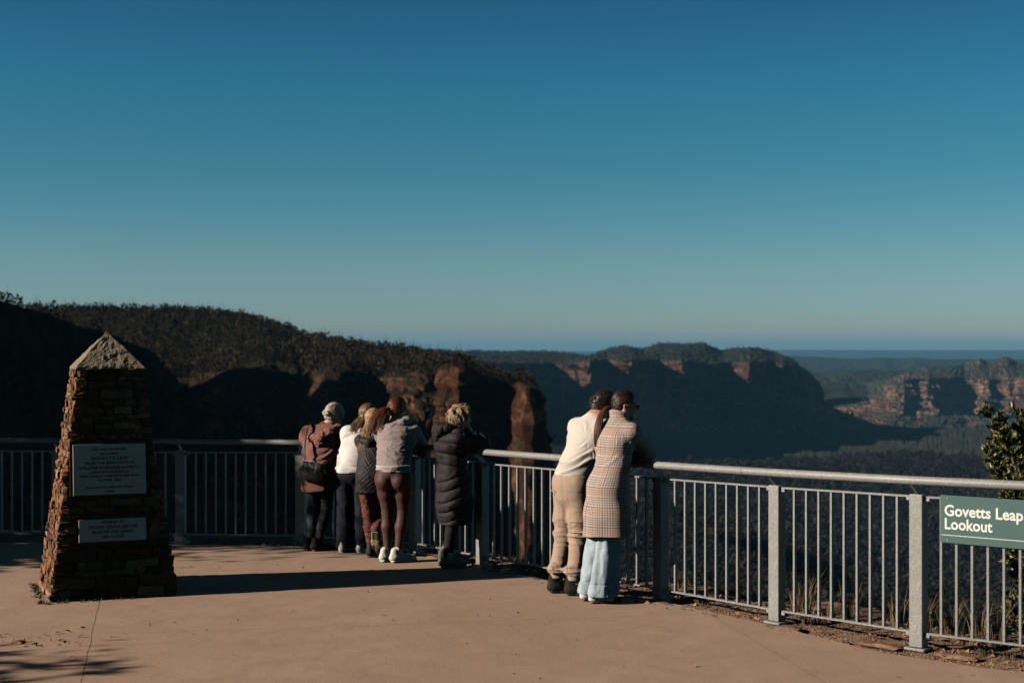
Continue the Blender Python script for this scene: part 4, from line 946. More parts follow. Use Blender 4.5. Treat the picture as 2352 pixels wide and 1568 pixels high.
    def surf_pt(s, th, ph, r=1.0):
        """th: 0 front .. pi back measured over the right (+) / left (-) ; ph elevation"""
        x = math.sin(th) * math.cos(ph); y = math.cos(th) * math.cos(ph); z = math.sin(ph); return np.array([x * .086 * r, -.014 + y * .107 * r, .032 + z * .099 * r])
    def strands(s, name, paths, cols, parent=None, cap_=None, seed=0, sides=4):
        """paths: list of (points (n,3) in person space, r0, r1); one mesh with the cap"""
        g = np.random.default_rng(seed); V_, F_, C_, n0 = [], [], [], 0
        if cap_:
            F, clip, colr, h = cap_
            D, G, lo, axs = sdf_grid(F, h)
            near_disp(D, axs, lambda P: .0035 * fbm(((P - s.hc) @ s.hR) / np.array([.012, .05, .05]), 2, seed) + .002 * vnoise(P / .008, seed + 3))
            if clip: clip_fn(D, axs, clip)
            V, Q, I = surf_nets(D, lo, h); V = relax(V, Q, 1); V_.append(V); F_.append(Q); n0 += len(V); C_.append(np.array(colr)[None] * (1 + .35 * vnoise(((V - s.hc) @ s.hR) / np.array([.006, .06, .06]), seed + 8)[:, None]))
        for pts, r0, r1 in paths:
            P = np.asarray(pts, float); m = len(P); T = np.gradient(P, axis=0); T /= np.linalg.norm(T, axis=1, keepdims=True) + 1e-9
            ref = nz_(g.normal(size=3)); A_ = np.cross(T, ref); A_ /= np.linalg.norm(A_, axis=1, keepdims=True) + 1e-9; B_ = np.cross(T, A_); rr = r0 + (r1 - r0) * np.linspace(0, 1, m) ** 1.5
            ring = [P + (A_ * math.cos(2 * math.pi * q / sides) + B_ * math.sin(2 * math.pi * q / sides)) * rr[:, None] for q in range(sides)]
            V = np.stack(ring, 1).reshape(-1, 3); i = (np.arange(m - 1)[:, None] * sides + np.arange(sides)[None]); j = (np.arange(m - 1)[:, None] * sides + (np.arange(sides)[None] + 1) % sides)
            F_.append(np.stack([i, j, j + sides, i + sides], -1).reshape(-1, 4) + n0); n0 += len(V); V_.append(V)
            c = np.array(cols[g.integers(len(cols))]) * g.uniform(.75, 1.25); C_.append(np.repeat(c[None], len(V), 0))
        return mesh_np(name, np.concatenate(V_), [np.concatenate(F_)], M_HAIR, s.o, smooth=True, cols=np.clip(np.concatenate(C_), 0, 1))
def bez(pts, n=10):
    """smooth curve through points (Catmull-Rom)"""
    P = [np.asarray(p, float) for p in pts]; P = [2 * P[0] - P[1]] + P + [2 * P[-1] - P[-2]]; out = []; segs = len(P) - 3
    for k in range(n):
        u = k / (n - 1) * segs; i = min(int(u), segs - 1); t_ = u - i; p0, p1, p2, p3 = P[i:i + 4]
        out.append(.5 * ((2 * p1) + (-p0 + p2) * t_ + (2 * p0 - 5 * p1 + 4 * p2 - p3) * t_ ** 2 + (-p0 + 3 * p1 - 3 * p2 + p3) * t_ ** 3))
    return np.array(out)
def bundle(g, guide, widths, n, r0=.004, r1=.0015, m=12, wav=0.0, freq=6, side=None, flat=.5, ragged=.1):
    """n strands round a guide curve; widths = half width at the guide points; flat = depth ratio"""
    C_ = bez(guide, m); W_ = np.interp(np.linspace(0, 1, m), np.linspace(0, 1, len(widths)), widths); T = np.gradient(C_, axis=0); T /= np.linalg.norm(T, axis=1, keepdims=True)
    sd = np.asarray(side if side is not None else (1, 0, 0), float); S_ = sd - (T @ sd)[:, None] * T; S_ /= np.linalg.norm(S_, axis=1, keepdims=True); N_ = np.cross(T, S_); out = []
    for k in range(n):
        a = g.random() * 6.28; r = math.sqrt(g.random()); u, v = math.cos(a) * r, math.sin(a) * r * flat; e = 1 - ragged * g.random() * (g.random() < .8)
        ph = g.random() * 6.28; w_ = wav * np.sin(np.linspace(0, freq, m) + ph + u * 2) * np.linspace(.2, 1, m)
        P = C_ + S_ * ((u * W_ + w_)[:, None]) + N_ * ((v * W_ + w_ * .5)[:, None]) + g.normal(size=(1, 3)) * .0015
        mm = max(4, int(m * e)); out.append((P[:mm], r0 * g.uniform(.7, 1.3), r1))
    return out

def shoe(per, an, toe_yaw, mat_u, mat_s, L_=.27, W_=.095, hgt=.075, sole=.026, pitch=0, heel=(0, 0), name='shoe', collar=.045, ankle_h=.11, label=None, laces=None, sole_flare=.006):
    """an: ankle (x,y) in person space; the shoe is its own part, the sole a sub-part; local +y is the toe"""
    F = Fld(); hw_ = W_ / 2
    F.chain([(0, -.055, .04), (0, .01, .05), (0, L_ * .38, .034), (0, L_ * .62, .026)], [(hw_ * .72, .038), (hw_ * .80, hgt * .62), (hw_ * .92, .034), (hw_ * .72, .022)], (1, 0, 0), .03)
    F.cone((0, -.035, .05), (0, -.03, ankle_h), (collar * .95, collar * 1.05), (collar * .82, collar), (1, 0, 0), .025)
    up = skin(name, F, mat_u, per.o, .0055, clip=lambda P: sole * .7 - P[..., 2], disp=lambda P: .0012 * vnoise(P / .02, 3))
    G_ = Fld(); r_ = sole * .5
    G_.chain([(0, -.058, r_), (0, .03, r_), (0, L_ * .36, r_), (0, L_ * .64, r_ + .003)], [(hw_ * .78 + sole_flare, r_), (hw_ * .74 + sole_flare, r_), (hw_ * .96 + sole_flare, r_), (hw_ * .62 + sole_flare, r_ * .9)], (1, 0, 0), .012)
    F2 = G_; so = skin('sole', G_, mat_s, up, .005, clip=lambda P: np.maximum(-P[..., 2] + .001, P[..., 2] - sole))
    M_ = Matrix.Translation(Vector(an)) @ Matrix.Rotation(toe_yaw, 4, 'Z') @ Matrix.Rotation(pitch, 4, 'X'); up.matrix_local = M_
    if laces:
        mb = MB()
        for k in range(4):
            y_ = L_ * (.12 + .07 * k); z_ = hgt * (1.02 - .13 * k) + .012
            mb.tube([Vector((-.022, y_, z_ - .008)), Vector((0, y_ + .004, z_)), Vector((.022, y_, z_ - .008))], .0028, 5)
        mb.build('laces', laces, up, True)
    if label: up['label'] = label
    return up
# ------------------------------------------------------------------ the seven visitors
def A3(*v): return np.array(v, float)
def folds(amp=.005, sz=(.10, .10, .035), seed=0, fine=.0015):
    def f(P):
        q = P / np.array(sz) * .8; q = q + .35 * vnoise(P / .17, seed + 2)[..., None]; n = vnoise(q, seed); n2 = vnoise(q * 1.7 + 9, seed + 1)
        return -amp * np.exp(-(n / .20) ** 2) - amp * .45 * np.exp(-(n2 / .16) ** 2) + amp * .5 * vnoise(P / .13, seed + 4)
    return f
def crease(P, a, b, amp, w_, back=True):
    # one long soft fold from a to b (x, z) on the back of the figure
    a = np.array(a); b = np.array(b); d = b - a; L_ = np.hypot(*d); x = P[..., 0] - a[0]; z = P[..., 2] - a[1]; t_ = (x * d[0] + z * d[1]) / L_ ** 2; e = (x * -d[1] + z * d[0]) / L_ - .12 * L_ * np.sin(np.clip(t_, 0, 1) * math.pi)
    win = np.clip(t_ * 4 + .3, 0, 1) * np.clip((1 - t_) * 4 + .3, 0, 1); return win * (-amp * np.exp(-(e / w_) ** 2) + amp * .7 * np.exp(-((e + w_ * 1.7) / (w_ * .8)) ** 2)) * (P[..., 1] < (.30 if back else 9))
def seam(P, q, w_=.005): return np.exp(-(q / w_) ** 2)
def torso(F, J, W, side=None, k=.05):
    """W: half (side, depth) at neck base, shoulders/chest, waist, pelvis, hem (J['hem'])"""
    pts = [J['neck'] - A3(0, .01, .03), J['chest'], J['waist'], J['pelvis']] + ([J['hem']] if 'hem' in J else [])
    F.chain(pts, W, side, k)
    for s_ in 'lr': F.cone(J['neck'] - A3(0, .02, .02), J['sh' + s_], .062, .066, None, .045)
def arms(F, J, r, k=.035, g=1, which='lr', cut=1.0):
    for s_ in which:
        w_ = J['el' + s_] + (J['wr' + s_] - J['el' + s_]) * cut
        F.chain([J['sh' + s_], J['el' + s_], w_], r, None, k, g=g)
def legs(F, J, rh, rk, ra, k=.03, bottom=None, knee=None):
    for s_ in 'lr':
        an = J['an' + s_] if bottom is None else J['an' + s_] * A3(1, 1, 0) + A3(0, 0, bottom)
        F.chain([J['hip' + s_] + A3(0, 0, .0), J['kn' + s_], an], [rh, rk, ra], (1, 0, 0), k)
M_BLACKSOLE = simple('black_rubber', (.018, .018, .018), .6, 60, .3, .2)
M_WHITESHOE = cloth('white_shoe_leather', (.66, .63, .58), 300, .08, .15, .55, 0); M_WHITESOLE = simple('white_rubber', (.62, .59, .53), .6, 60, .1, .2)
M_BLACKSHOE = cloth('black_mesh_shoe', (.017, .016, .016), 500, .3, .3, .75, 0)

# ============ man in the cream sweatshirt
g = np.random.default_rng(60)
p = Person((.485, 11.86), (.85, .53), 'person in a cream sweatshirt and beige trousers leaning on the railing', skin_tone=(.50, .27, .185)); J = p.J
p.setj(pelvis=(0, .02, .93), waist=(0, .09, 1.10), chest=(.0, .19, 1.29), neck=(0, .255, 1.455), shl=(-.185, .20, 1.375), shr=(.185, .215, 1.37), ell=(-.20, .36, 1.185), elr=(.205, .37, 1.185), wrl=(.02, .47, 1.175), wrr=(-.03, .40, 1.195),
       hipl=(-.09, .02, .90), hipr=(.09, .02, .90), knl=(-.09, .01, .50), knr=(.08, .045, .51), anl=(-.09, -.06, .09), anr=(.09, -.01, .09), toel=(-.02, .10, .03), toer=(.18, .12, .03))
p.head_frame((0.0, .345, 1.555), yaw=-14, pitch=-14, roll=6, sc=1.03)
p.body(False, 1.05, hands=[(J['wrl'], (1, .1, -.15), (0, -.2, -1), .35, -1), (J['wrr'], (-1, .2, -.05), (0, -.2, -1), .35, 1)])
F = Fld(); torso(F, J, [(.10, .075), (.205, .128), (.178, .118), (.172, .128)]); arms(F, J, [.077, .060, .040], cut=.93)
F.ell(J['chest'] + A3(0, -.05, .03), (.16, .085, .13), rot3(0, R(-30)), .05)
J['hem'] = A3(0, .015, .905)
F.cone(J['pelvis'] + A3(0, 0, .05), J['hem'], (.175, .135), (.165, .128), (1, 0, 0), .03)
def ds(P):
    x, y, z = P[..., 0], P[..., 1], P[..., 2]; d = .0025 * vnoise(P / .15, 5)
    d = d + crease(P, (.19, 1.20), (-.06, 1.07), .011, .014) + crease(P, (.20, 1.13), (.0, 1.01), .013, .015) + crease(P, (-.17, 1.12), (-.03, 1.03), .007, .013)
    d = d + crease(P, (.16, 1.27), (.02, 1.20), .005, .012) + crease(P, (.04, 1.43), (.12, 1.36), .005, .010) + crease(P, (-.05, 1.43), (-.11, 1.37), .004, .010)
    arm = np.clip((np.abs(x) - .17) / .03, 0, 1) * (z > 1.12); d = d + arm * folds(.005, (.07, .07, .05), 67)(P)
    return d + .004 * seam(P, z - (.965 + .12 * y), .004) + .0025 * seam(P, np.abs(x) - .172 + .02 * np.cos((z - 1.3) * 8), .003) * (z > 1.22) * (y < .25)
body_clip = lambda P: np.maximum((.905 + .12 * (P[..., 1])) - P[..., 2], -(np.sqrt(((P - (J['neck'] + A3(0, .02, .055))) ** 2).sum(-1)) - .072))
sw = skin('sweatshirt', F, cloth('cream_fleece', (.57, .52, .465), 500, .06, .2, .92, .3), p.o, .0065, ds, body_clip)
F = Fld(); F.chain([J['neck'] + A3(math.cos(a_) * .068, math.sin(a_) * .064 + .012, .012 + .022 * -math.sin(a_)) for a_ in np.linspace(0, 2 * math.pi, 15)], [.0115] * 15, None, .006); skin('collar', F, sw.data.materials[0], sw, .0045)
F = Fld(); F.chain([J['waist'] + A3(0, -.01, -.04), J['pelvis'], J['pelvis'] + A3(0, 0, -.09)], [(.155, .115), (.178, .138), (.165, .135)], (1, 0, 0), .04)
for s_ in 'lr': F.chain([J['hip' + s_], J['kn' + s_] + A3(0, 0, .12), J['kn' + s_], J['an' + s_] + A3(0, 0, .09)], [.112, .093, .080, .066], None, .03); F.ell(J['an' + s_] + A3(0, -.0, .12), (.066, .076, .045), None, .03)
def dt_(P):
    x, y, z = P[..., 0], P[..., 1], P[..., 2]; r = 1 - np.abs(fbm(np.stack([x * 5, y * 7, z * 20 + x * 3], -1), 3, 12)) * 2.2
    w_ = np.exp(-((z - .52) / .10) ** 2) * .9 + np.exp(-((z - .19) / .07) ** 2) * 1.3 + .12; d = w_ * folds(.012, (.13, .13, .034), 12)(P) + folds(.0035, (.10, .10, .30), 18)(P)
    d += .004 * seam(P, np.abs(x) - .10 - 0 * z, .003) * (z < .8); return d
tr = skin('trousers', F, cloth('beige_cotton', (.40, .29, .22), 700, .08, .2, .85, .1), p.o, .0065, dt_, lambda P: np.maximum(.165 - P[..., 2], P[..., 2] - 1.02))
for s_ in 'lr':
    F = Fld(); F.cone(J['an' + s_] + A3(0, 0, .040), J['an' + s_] + A3(0, .0, .090), (.060, .066), (.063, .070), (1, 0, 0), .01, end=.012); skin('trouser_cuff', F, tr.data.materials[0], tr, .005)
F = Fld(); F.cone((-.125, -.112, .86), (-.035, -.120, .85), (.004, .012), (.004, .012), (0, 0, 1), .004); skin('pocket_flap', F, tr.data.materials[0], tr, .004)
mb = MB(); mb.tube([Vector((-.08, -.120, .835)), Vector((-.08, -.129, .835))], .007, 10); mb.build('pocket_button', M_BLACKSOLE, tr)
for s_, yw in (('l', -.42), ('r', -.60)): shoe(p, (J['an' + s_][0], J['an' + s_][1] - .0, 0), yw, M_BLACKSHOE, M_BLACKSOLE, .29, .105, .085, .032, laces=M_BLACKSHOE, collar=.05, ankle_h=.13)
F, cl = p.cap(.009, .045, -.075); hair = [( .035, .020, .014), (.05, .03, .02)]
paths = []
for k in range(2600):
    th = g.uniform(.35, 5.93); ph = g.uniform(-.75, 1.5); q = p.surf_pt(th, ph, .99)
    if q[1] > .045 + max(q[2], -.02) * .62 - abs(q[0]) * .12 + .0 or q[2] < -.072: continue
    if abs(q[0]) > .05 and (q[1] + .004) ** 2 + (q[2] + .012) ** 2 < .034 ** 2: continue
    n_ = nz_(q - A3(0, -.014, .032)); t1 = n_ * .0055 + A3(g.normal() * .003, .009 if q[2] > .06 else -.001, -.008 if q[2] < .06 else .0); paths.append((np.array([p.hp_(q), p.hp_(q + t1 * .6), p.hp_(q + t1)]), .0016, .0008))
p.strands('hair', paths, hair, cap_=(F, cl, (.026, .015, .010), .0055), seed=6)

# ============ woman in the plaid coat
t = NT('plaid_wool'); uv = t.attr('cuv'); s3 = t.sepxyz(uv)
def line(x, pitch, duty, off=0.0):
    q = t.math('FRACT', t.math('ADD', t.math('DIVIDE', x, pitch), off)); return t.math('LESS_THAN', q, duty)
def zone(x, per, a, b):
    q = t.math('FRACT', t.math('DIVIDE', x, per)); return t.math('MULTIPLY', t.math('GREATER_THAN', q, a), t.math('LESS_THAN', q, b))
base = t.mix(t.ramp(t.noise(t.coord('Object'), 160, 3), [(.3, 0.0), (.7, 1.0)]), (.42, .35, .31), (.58, .50, .44))
PER = .158
for ax in (1, 0):
    x = s3[ax]; grid = line(x, .0176, .36); base = t.mix(t.math('MULTIPLY', t.math('MULTIPLY', grid, zone(x, PER, .0, .46)), .62), base, (.055, .045, .06))
    base = t.mix(t.math('MULTIPLY', t.math('MULTIPLY', line(x, .0176, .45, .5), zone(x, PER, .52, .80)), .55), base, (.27, .105, .055)); base = t.mix(t.math('MULTIPLY', zone(x, PER, .865, .91), .75), base, (.04, .035, .05))
base = t.mix(t.math('MULTIPLY', zone(s3[1], PER, .50, .84), .12), base, (.30, .16, .11))
t.col(base).rough(.95);  t.bump(t.noise(t.coord('Object'), 220, 3), .3, .003); M_PLAID = t.m
g = np.random.default_rng(70)
p = Person((.705, 11.51), (.82, .57), 'person in a long plaid coat and pale blue wide jeans with a dark ponytail', skin_tone=(.52, .30, .205)); J = p.J
p.setj(pelvis=(.02, .02, .92), waist=(.02, .09, 1.09), chest=(.015, .15, 1.27), neck=(0, .20, 1.455), shl=(-.165, .17, 1.385), shr=(.175, .195, 1.365), ell=(-.20, .30, 1.17), elr=(.15, .385, 1.20), wrl=(.02, .37, 1.105), wrr=(-.07, .42, 1.19),
       hipl=(-.06, .05, .88), hipr=(.09, .04, .88), knl=(-.065, .05, .47), knr=(.075, .04, .47), anl=(-.06, -.045, .08), anr=(.075, -.06, .08), toel=(-.02, .09, .025), toer=(.12, .08, .025))
p.head_frame((.0, .27, 1.575), yaw=-32, pitch=-6, roll=2, sc=.98)
p.body(True, .93, hands=[(J['wrl'] + A3(.02, 0, 0), (1, .05, -.35), (0, .5, .6), .75, 1, .92), (J['wrr'], (-1, .1, 0), (0, -.2, -1), .3, 1, .92)])
F = Fld(); J['hem'] = A3(.03, .070, .50)
F.chain([J['neck'] - A3(0, .0, .02), J['chest'], J['waist'] + A3(.02, .02, 0), J['pelvis'] + A3(.02, .03, 0), A3(.025, .06, .70), J['hem'] - A3(.01, 0, 0)], [(.085, .07), (.184, .115), (.152, .112), (.176, .142), (.205, .178), (.222, .208)], (1, 0, 0), .05)
for s_ in 'lr': F.cone(J['neck'] - A3(0, .01, .03), J['sh' + s_], .06, .068, None, .045)
arms(F, J, [.074, .068, .052], g=1, cut=.9)
F.ell(J['chest'] + A3(0, -.045, .04), (.15, .075, .12), rot3(0, R(-20)), .05)
def dc(P):
    x, y, z = P[..., 0], P[..., 1], P[..., 2]; a_ = np.arctan2(x - .03, -(y - .05)); low = np.clip((1.0 - z) / .4, 0, 1)
    d = -.010 * low * np.sin(a_ * 4 + z * 1.5 + .6) + .002 * vnoise(P / .12, 71) + crease(P, (-.14, 1.16), (.02, 1.08), .004, .013) + crease(P, (.17, 1.18), (.05, 1.08), .005, .014); ar = np.clip((x - .15) / .03, 0, 1) * (z > 1.1)
    d += ar * folds(.004, (.08, .08, .06), 73)(P); d += .012 * np.exp(-((x + .005 + .02 * (.8 - z)) / .006) ** 2) * (y < .02) * (z < .80)
    d += .003 * seam(P, x - .015, .003) * (y < .2) * (z > .8); return d
def coat_uv(V, gid):
    cy = np.interp(V[:, 2], [.5, .92, 1.09, 1.27, 1.45], [.035, .03, .10, .17, .24]); u = np.arctan2(V[:, 0] - .02, -(V[:, 1] - cy)) * .17; bk = np.clip((V[:, 2] - 1.25) / .1, 0, 1); u = u * (1 - bk) + (V[:, 0] - .02) * 1.15 * bk; v = V[:, 2] * 1.0; out = np.stack([u, v, gid.astype(float)], -1)
    for s_ in 'lr':
        a, b, c = J['sh' + s_], J['el' + s_], J['wr' + s_]
        for (q0, q1, o_) in ((a, b, 0), (b, c, np.linalg.norm(b - a))):
            ax = nz_(q1 - q0); w_ = V - q0; h = w_ @ ax; r_ = w_ - h[:, None] * ax; m = (gid == 1) & (np.linalg.norm(r_, axis=1) < .1) & (h > -.06) & (h < np.linalg.norm(q1 - q0) + .08)
            m &= (np.linalg.norm(V - a, axis=1) < np.linalg.norm(V - c, axis=1)) if o_ == 0 else (np.linalg.norm(V - b, axis=1) < .35)
            sd_ = nz_(np.cross(ax, (0.2, 1, 0.1))); up_ = np.cross(ax, sd_); out[m, 0] = np.arctan2(r_[m] @ sd_, r_[m] @ up_) * .066; out[m, 1] = h[m] + o_
    return out
coat = skin('coat', F, M_PLAID, p.o, .0062, dc, lambda P: np.maximum(np.maximum(.525 - P[..., 2] + .012 * np.sin(P[..., 0] * 9), P[..., 2] - 1.50), -(np.sqrt(((P - (J['neck'] + A3(0, .03, .045))) ** 2).sum(-1)) - .062)), vecf=coat_uv)
F = Fld(); F.chain([J['neck'] + A3(math.cos(a_) * .070, math.sin(a_) * .066 + .016, .020 - .030 * math.sin(a_)) for a_ in np.linspace(math.pi * .85, math.pi * 2.15, 13)], [(.014, .036)] * 13, (0, 0, 0), .008)
F = Fld()
cp = [J['neck'] + A3(math.cos(a_) * .074, math.sin(a_) * .068 + .016, .014 - .034 * math.sin(a_)) for a_ in np.linspace(math.pi * .92, math.pi * 2.08, 13)]
for q in cp: F.cone(q - A3(0, .0, .028), q + A3(0, .0, .028) * 1.0, .015, .012, None, .012)
for q0, q1 in zip(cp[:-1], cp[1:]):
    for dz in (-.028, 0, .028): F.cone(q0 + A3(0, 0, dz), q1 + A3(0, 0, dz), .014, .014, None, .012)
skin('coat_collar', F, M_PLAID, coat, .005, vecf=lambda V, gid: np.stack([np.arctan2(V[:, 0], -(V[:, 1] - J['neck'][1])) * .08, V[:, 2], V[:, 2] * 0], -1))
t = NT('washed_denim'); v = t.coord('Object'); n = t.noise(v, 8, 5, .65); t.col(t.mix(t.ramp(t.noise(v, 140, 3, .7), [(.3, 0.0), (.7, .22)]), t.ramp(n, [(.3, (.235, .30, .36)), (.55, (.335, .41, .465)), (.75, (.45, .52, .56))]), (.5, .62, .66))).rough(.85); t.bump(t.math('ADD', t.noise(v, 140, 3, .7), t.noise(v, 25, 5, .6)), .45, .005); M_DENIM = t.m
F = Fld(); F.cone(J['pelvis'], J['pelvis'] - A3(0, 0, .1), (.15, .11), (.15, .11), (1, 0, 0), .04)
for s_, dx in (('l', -.02), ('r', .01)):
    F.chain([J['hip' + s_], J['kn' + s_], J['an' + s_] + A3(dx, .035, -.01)], [(.082, .085), (.086, .10), (.094, .124)], (1, 0, 0), .005)
def dj(P):
    x, y, z = P[..., 0], P[..., 1], P[..., 2]; a_ = np.arctan2(np.abs(x) - .08, -y); d = -.006 * np.sin(a_ * 4 + x * 20 + z * 2) - .007 * np.clip(1 - np.abs(fbm(P / np.array([.09, .09, .13]), 2, 81)) * 2, 0, 1) * np.clip((.6 - z) / .2, 0, 1)
    return d - .004 * ((z < .155) * 1.0) + .005 * seam(P, z - .158, .004) + .004 * seam(P, np.abs(np.abs(x) - .08) - .10, .003)
skin('jeans', F, M_DENIM, p.o, .0062, dj, lambda P: np.maximum(.058 + .02 * (P[..., 1] > 0) * 0 - P[..., 2], P[..., 2] - .98))
M_TAN = simple('tan_suede', (.24, .10, .055), .8, 60, .2, .2); M_SOCK = cloth('white_sock', (.68, .67, .66), 400, .05, .2, .9, .2)
for s_, yw in (('l', -.35), ('r', -.45)):
    sh_ = shoe(p, (J['an' + s_][0], J['an' + s_][1], 0), yw, M_SOCK, M_TAN, .255, .088, .064, .030, collar=.038, ankle_h=.10, sole_flare=.003)
    F = Fld(); F.chain([(0, .10, .035), (0, .165, .026)], [(.047, .030), (.043, .024)], (1, 0, 0), .02); skin('shoe_strap', F, M_BLACKSHOE, sh_, .0055, clip=lambda P: .014 - P[..., 2])
F, cl = p.cap(.008, .050, -.072); hc = [(.018, .009, .007), (.03, .013, .009), (.05, .02, .013)]
tie = p.hp_((-.012, -.120, -.030)); paths = []
for k in range(420):
    th = g.uniform(-1.5, 1.5); q0 = p.surf_pt(th * .9, 1.25 - abs(th) * .45, 1.0); q0 = A3(math.sin(th) * .078, .048 - .02 * abs(th) + .02 * (1 - abs(th)), .088 * math.cos(th) + .012)
    if abs(th) > 1.0: q0[1] = .035 * (1.6 - abs(th)) ; q0[2] = -.0 + .05 * (1.5 - abs(th))
    n0 = nz_((q0 - A3(0, -.014, .032)) / A3(.084, .105, .097)); n1 = nz_((A3(-.010, -.118, -.030) - A3(0, -.014, .032)) / A3(.084, .105, .097)); om = math.acos(np.clip(n0 @ n1, -1, 1)); P_ = []
    for f_ in np.linspace(0, 1, 9): n_ = (math.sin((1 - f_) * om) * n0 + math.sin(f_ * om) * n1) / math.sin(om); P_.append(p.hp_(A3(0, -.014, .032) + n_ * A3(.083, .104, .096) * (1.0 + g.normal() * .006)))
    paths.append((np.array(P_), .0026, .002))
gd = [tie, tie + A3(-.012, -.05, -.010), tie + A3(-.004, -.105, -.09), tie + A3(.008, -.140, -.20), tie + A3(.006, -.155, -.31)]
tail = bundle(g, gd, [.013, .019, .036, .040, .018], 620, .0022, .0009, 16, .004, 4, flat=.6, ragged=.35)
p.strands('ponytail', tail, [(.07, .024, .013), (.12, .042, .023), (.18, .07, .038)], seed=17)  # tail tones lighter than the head hair: sunlight put into the colour
p.strands('hair', paths, hc, cap_=(F, cl, (.016, .008, .006), .0055), seed=7)
mb = MB(); mb.tube([Vector(tie + A3(.004, .006, 0)), Vector(tie + A3(-.012, -.016, -.006))], .017, 12); mb.build('hair_tie', M_BLACKSOLE, p.o, True)
# sunglasses
sgp = empty('tmp'); bpy.data.objects.remove(sgp)
F = Fld()
for sx in (-1, 1): F.ell(p.hp_((sx * .031, .112, .010)), (.027, .004, .023), p.hR, .002)
gl = skin('sunglasses', F, simple('dark_lens', (.012, .014, .018), .12, 20, .1, 0), p.o, .004)
mb = MB()
for sx in (-1, 1): mb.tube([Vector(p.hp_(q)) for q in ((sx * .056, .108, .018), (sx * .076, .07, .016), (sx * .080, .0, .012))], .0022, 6)
mb.tube([Vector(p.hp_(q)) for q in ((-.012, .116, .016), (.012, .116, .016))], .002, 6)
mb.build('frame', simple('metal_frame', (.10, .09, .08), .3, 20, .1, 0, metal=.8), gl, True)
mb = MB(); mb.tube([Vector(p.hp_(q)) for q in ((.083, .0, -.034), (.083, .0, -.044))], .004, 8); mb.build('earring', simple('silver', (.7, .68, .62), .25, 30, .05, 0, metal=1), p.o, True)

# ============ short blonde hair, long puffer coat
g = np.random.default_rng(50)
p = Person((-.585, 13.37), (.93, .37), 'person with short blonde hair in a long dark quilted puffer coat and green boots', skin_tone=(.40, .22, .16)); J = p.J
p.setj(pelvis=(.0, .03, .80), waist=(.0, .02, .95), chest=(.0, .025, 1.11), neck=(.0, .06, 1.265), shl=(-.15, .02, 1.215), shr=(.15, .025, 1.205), ell=(-.13, .27, 1.155), elr=(.12, .275, 1.15), wrl=(-.02, .20, 1.225), wrr=(.045, .20, 1.235),
       hipl=(-.08, .03, .78), hipr=(.08, .03, .78), knl=(-.10, .06, .43), knr=(.075, .0, .43), anl=(-.11, .04, .09), anr=(.08, -.05, .09), toel=(-.11, .20, .03), toer=(.08, .10, .03))
p.head_frame((.0, .105, 1.378), yaw=4, pitch=-6, roll=0, sc=.97)
p.body(True, .85, hands=[(J['wrr'], (-.35, -.1, .8), (-.5, -.8, .1), .8, 1, .85), (J['wrl'], (.35, -.05, .75), (.5, -.8, .1), .8, -1, .85)], voxel=.0052)
F = Fld(); torso(F, J, [(.08, .07), (.175, .125), (.160, .120), (.175, .145)])
F.chain([J['pelvis'], A3(.0, .045, .60), A3(0, .05, .40)], [(.175, .145), (.19, .165), (.175, .155)], (1, 0, 0), .05)
arms(F, J, [.085, .080, .062], cut=.55); F.ell((0, -.05, 1.14), (.14, .09, .12), None, .05)
def dq(P):
    x, y, z = P[..., 0], P[..., 1], P[..., 2]; arm = np.clip((y - .12 - .1 * (np.abs(x) < .07)) / .03, 0, 1) * (z > 1.02)
    low = z < .88; zz = np.where(low, z - .58 * (y - .03) + .10 * x, z + .15 * y); per = np.where(low, .098, .105); ph = zz / per - np.round(zz / per); u = np.abs(ph) * per
    up = y + .35 * (z - 1.1); pa = up / .075 - np.round(up / .075); u = np.where((np.abs(x) > .10) & (z > 1.08) & (y > .06), np.abs(pa) * .075, u)
    d = .009 * np.exp(-(u / .009) ** 2) - .005 * (1 - np.exp(-(u / .022) ** 2)); d += .0022 * vnoise(P / np.array([.035, .035, .02]), 55) + .003 * vnoise(P / .07, 56)
    d += .007 * np.exp(-((np.abs(x) - .075) / .006) ** 2) * (y < -.02) * (z > .3); return d
t = NT('puffer_nylon'); v = t.coord('Object'); n = t.noise(v, 60, 4, .6, .5); t.col(t.ramp(t.noise(v, 12, 4), [(.3, (.012, .0095, .0125)), (.7, (.018, .014, .0185))])).rough(.72);  t.b.inputs['Specular IOR Level'].default_value = .3; t.bump(n, .35, .006); M_PUFF = t.m
cp_ = lambda P: np.maximum(.395 + .02 * np.cos(P[..., 0] * 20) * 0 - P[..., 2], np.maximum(P[..., 2] - 1.33, -(np.sqrt(((P - (J['neck'] + A3(0, .04, .07))) ** 2).sum(-1)) - .075)))
co = skin('puffer_coat', F, M_PUFF, p.o, .0062, dq, cp_)
F = Fld(); F.chain([A3(-.085, .06, 1.285), A3(-.085, -.05, 1.30), A3(-.05, -.10, 1.29), A3(0, -.115, 1.285), A3(.05, -.10, 1.29), A3(.085, -.05, 1.30), A3(.085, .06, 1.285)], [.034, .042, .050, .052, .050, .042, .034], None, .03); F.ell((0, -.115, 1.235), (.08, .055, .07), None, .03)
skin('hood', F, M_PUFF, co, .006, lambda P: .007 * np.exp(-((np.arctan2(P[..., 0], -(P[..., 1])) * 3 % 1.0 - .5) / .12) ** 2) + .004 * fbm(P / .03, 2, 5))
F = Fld(); F.chain([J['waist'] - A3(0, 0, .1), J['pelvis']], [(.14, .1), (.16, .12)], (1, 0, 0), .03); legs(F, J, .088, .060, .047)
skin('leggings', F, cloth('black_stretch', (.014, .014, .015), 400, .2, .2, .8, .1), p.o, .0065, folds(.003, seed=51), lambda P: .14 - P[..., 2])
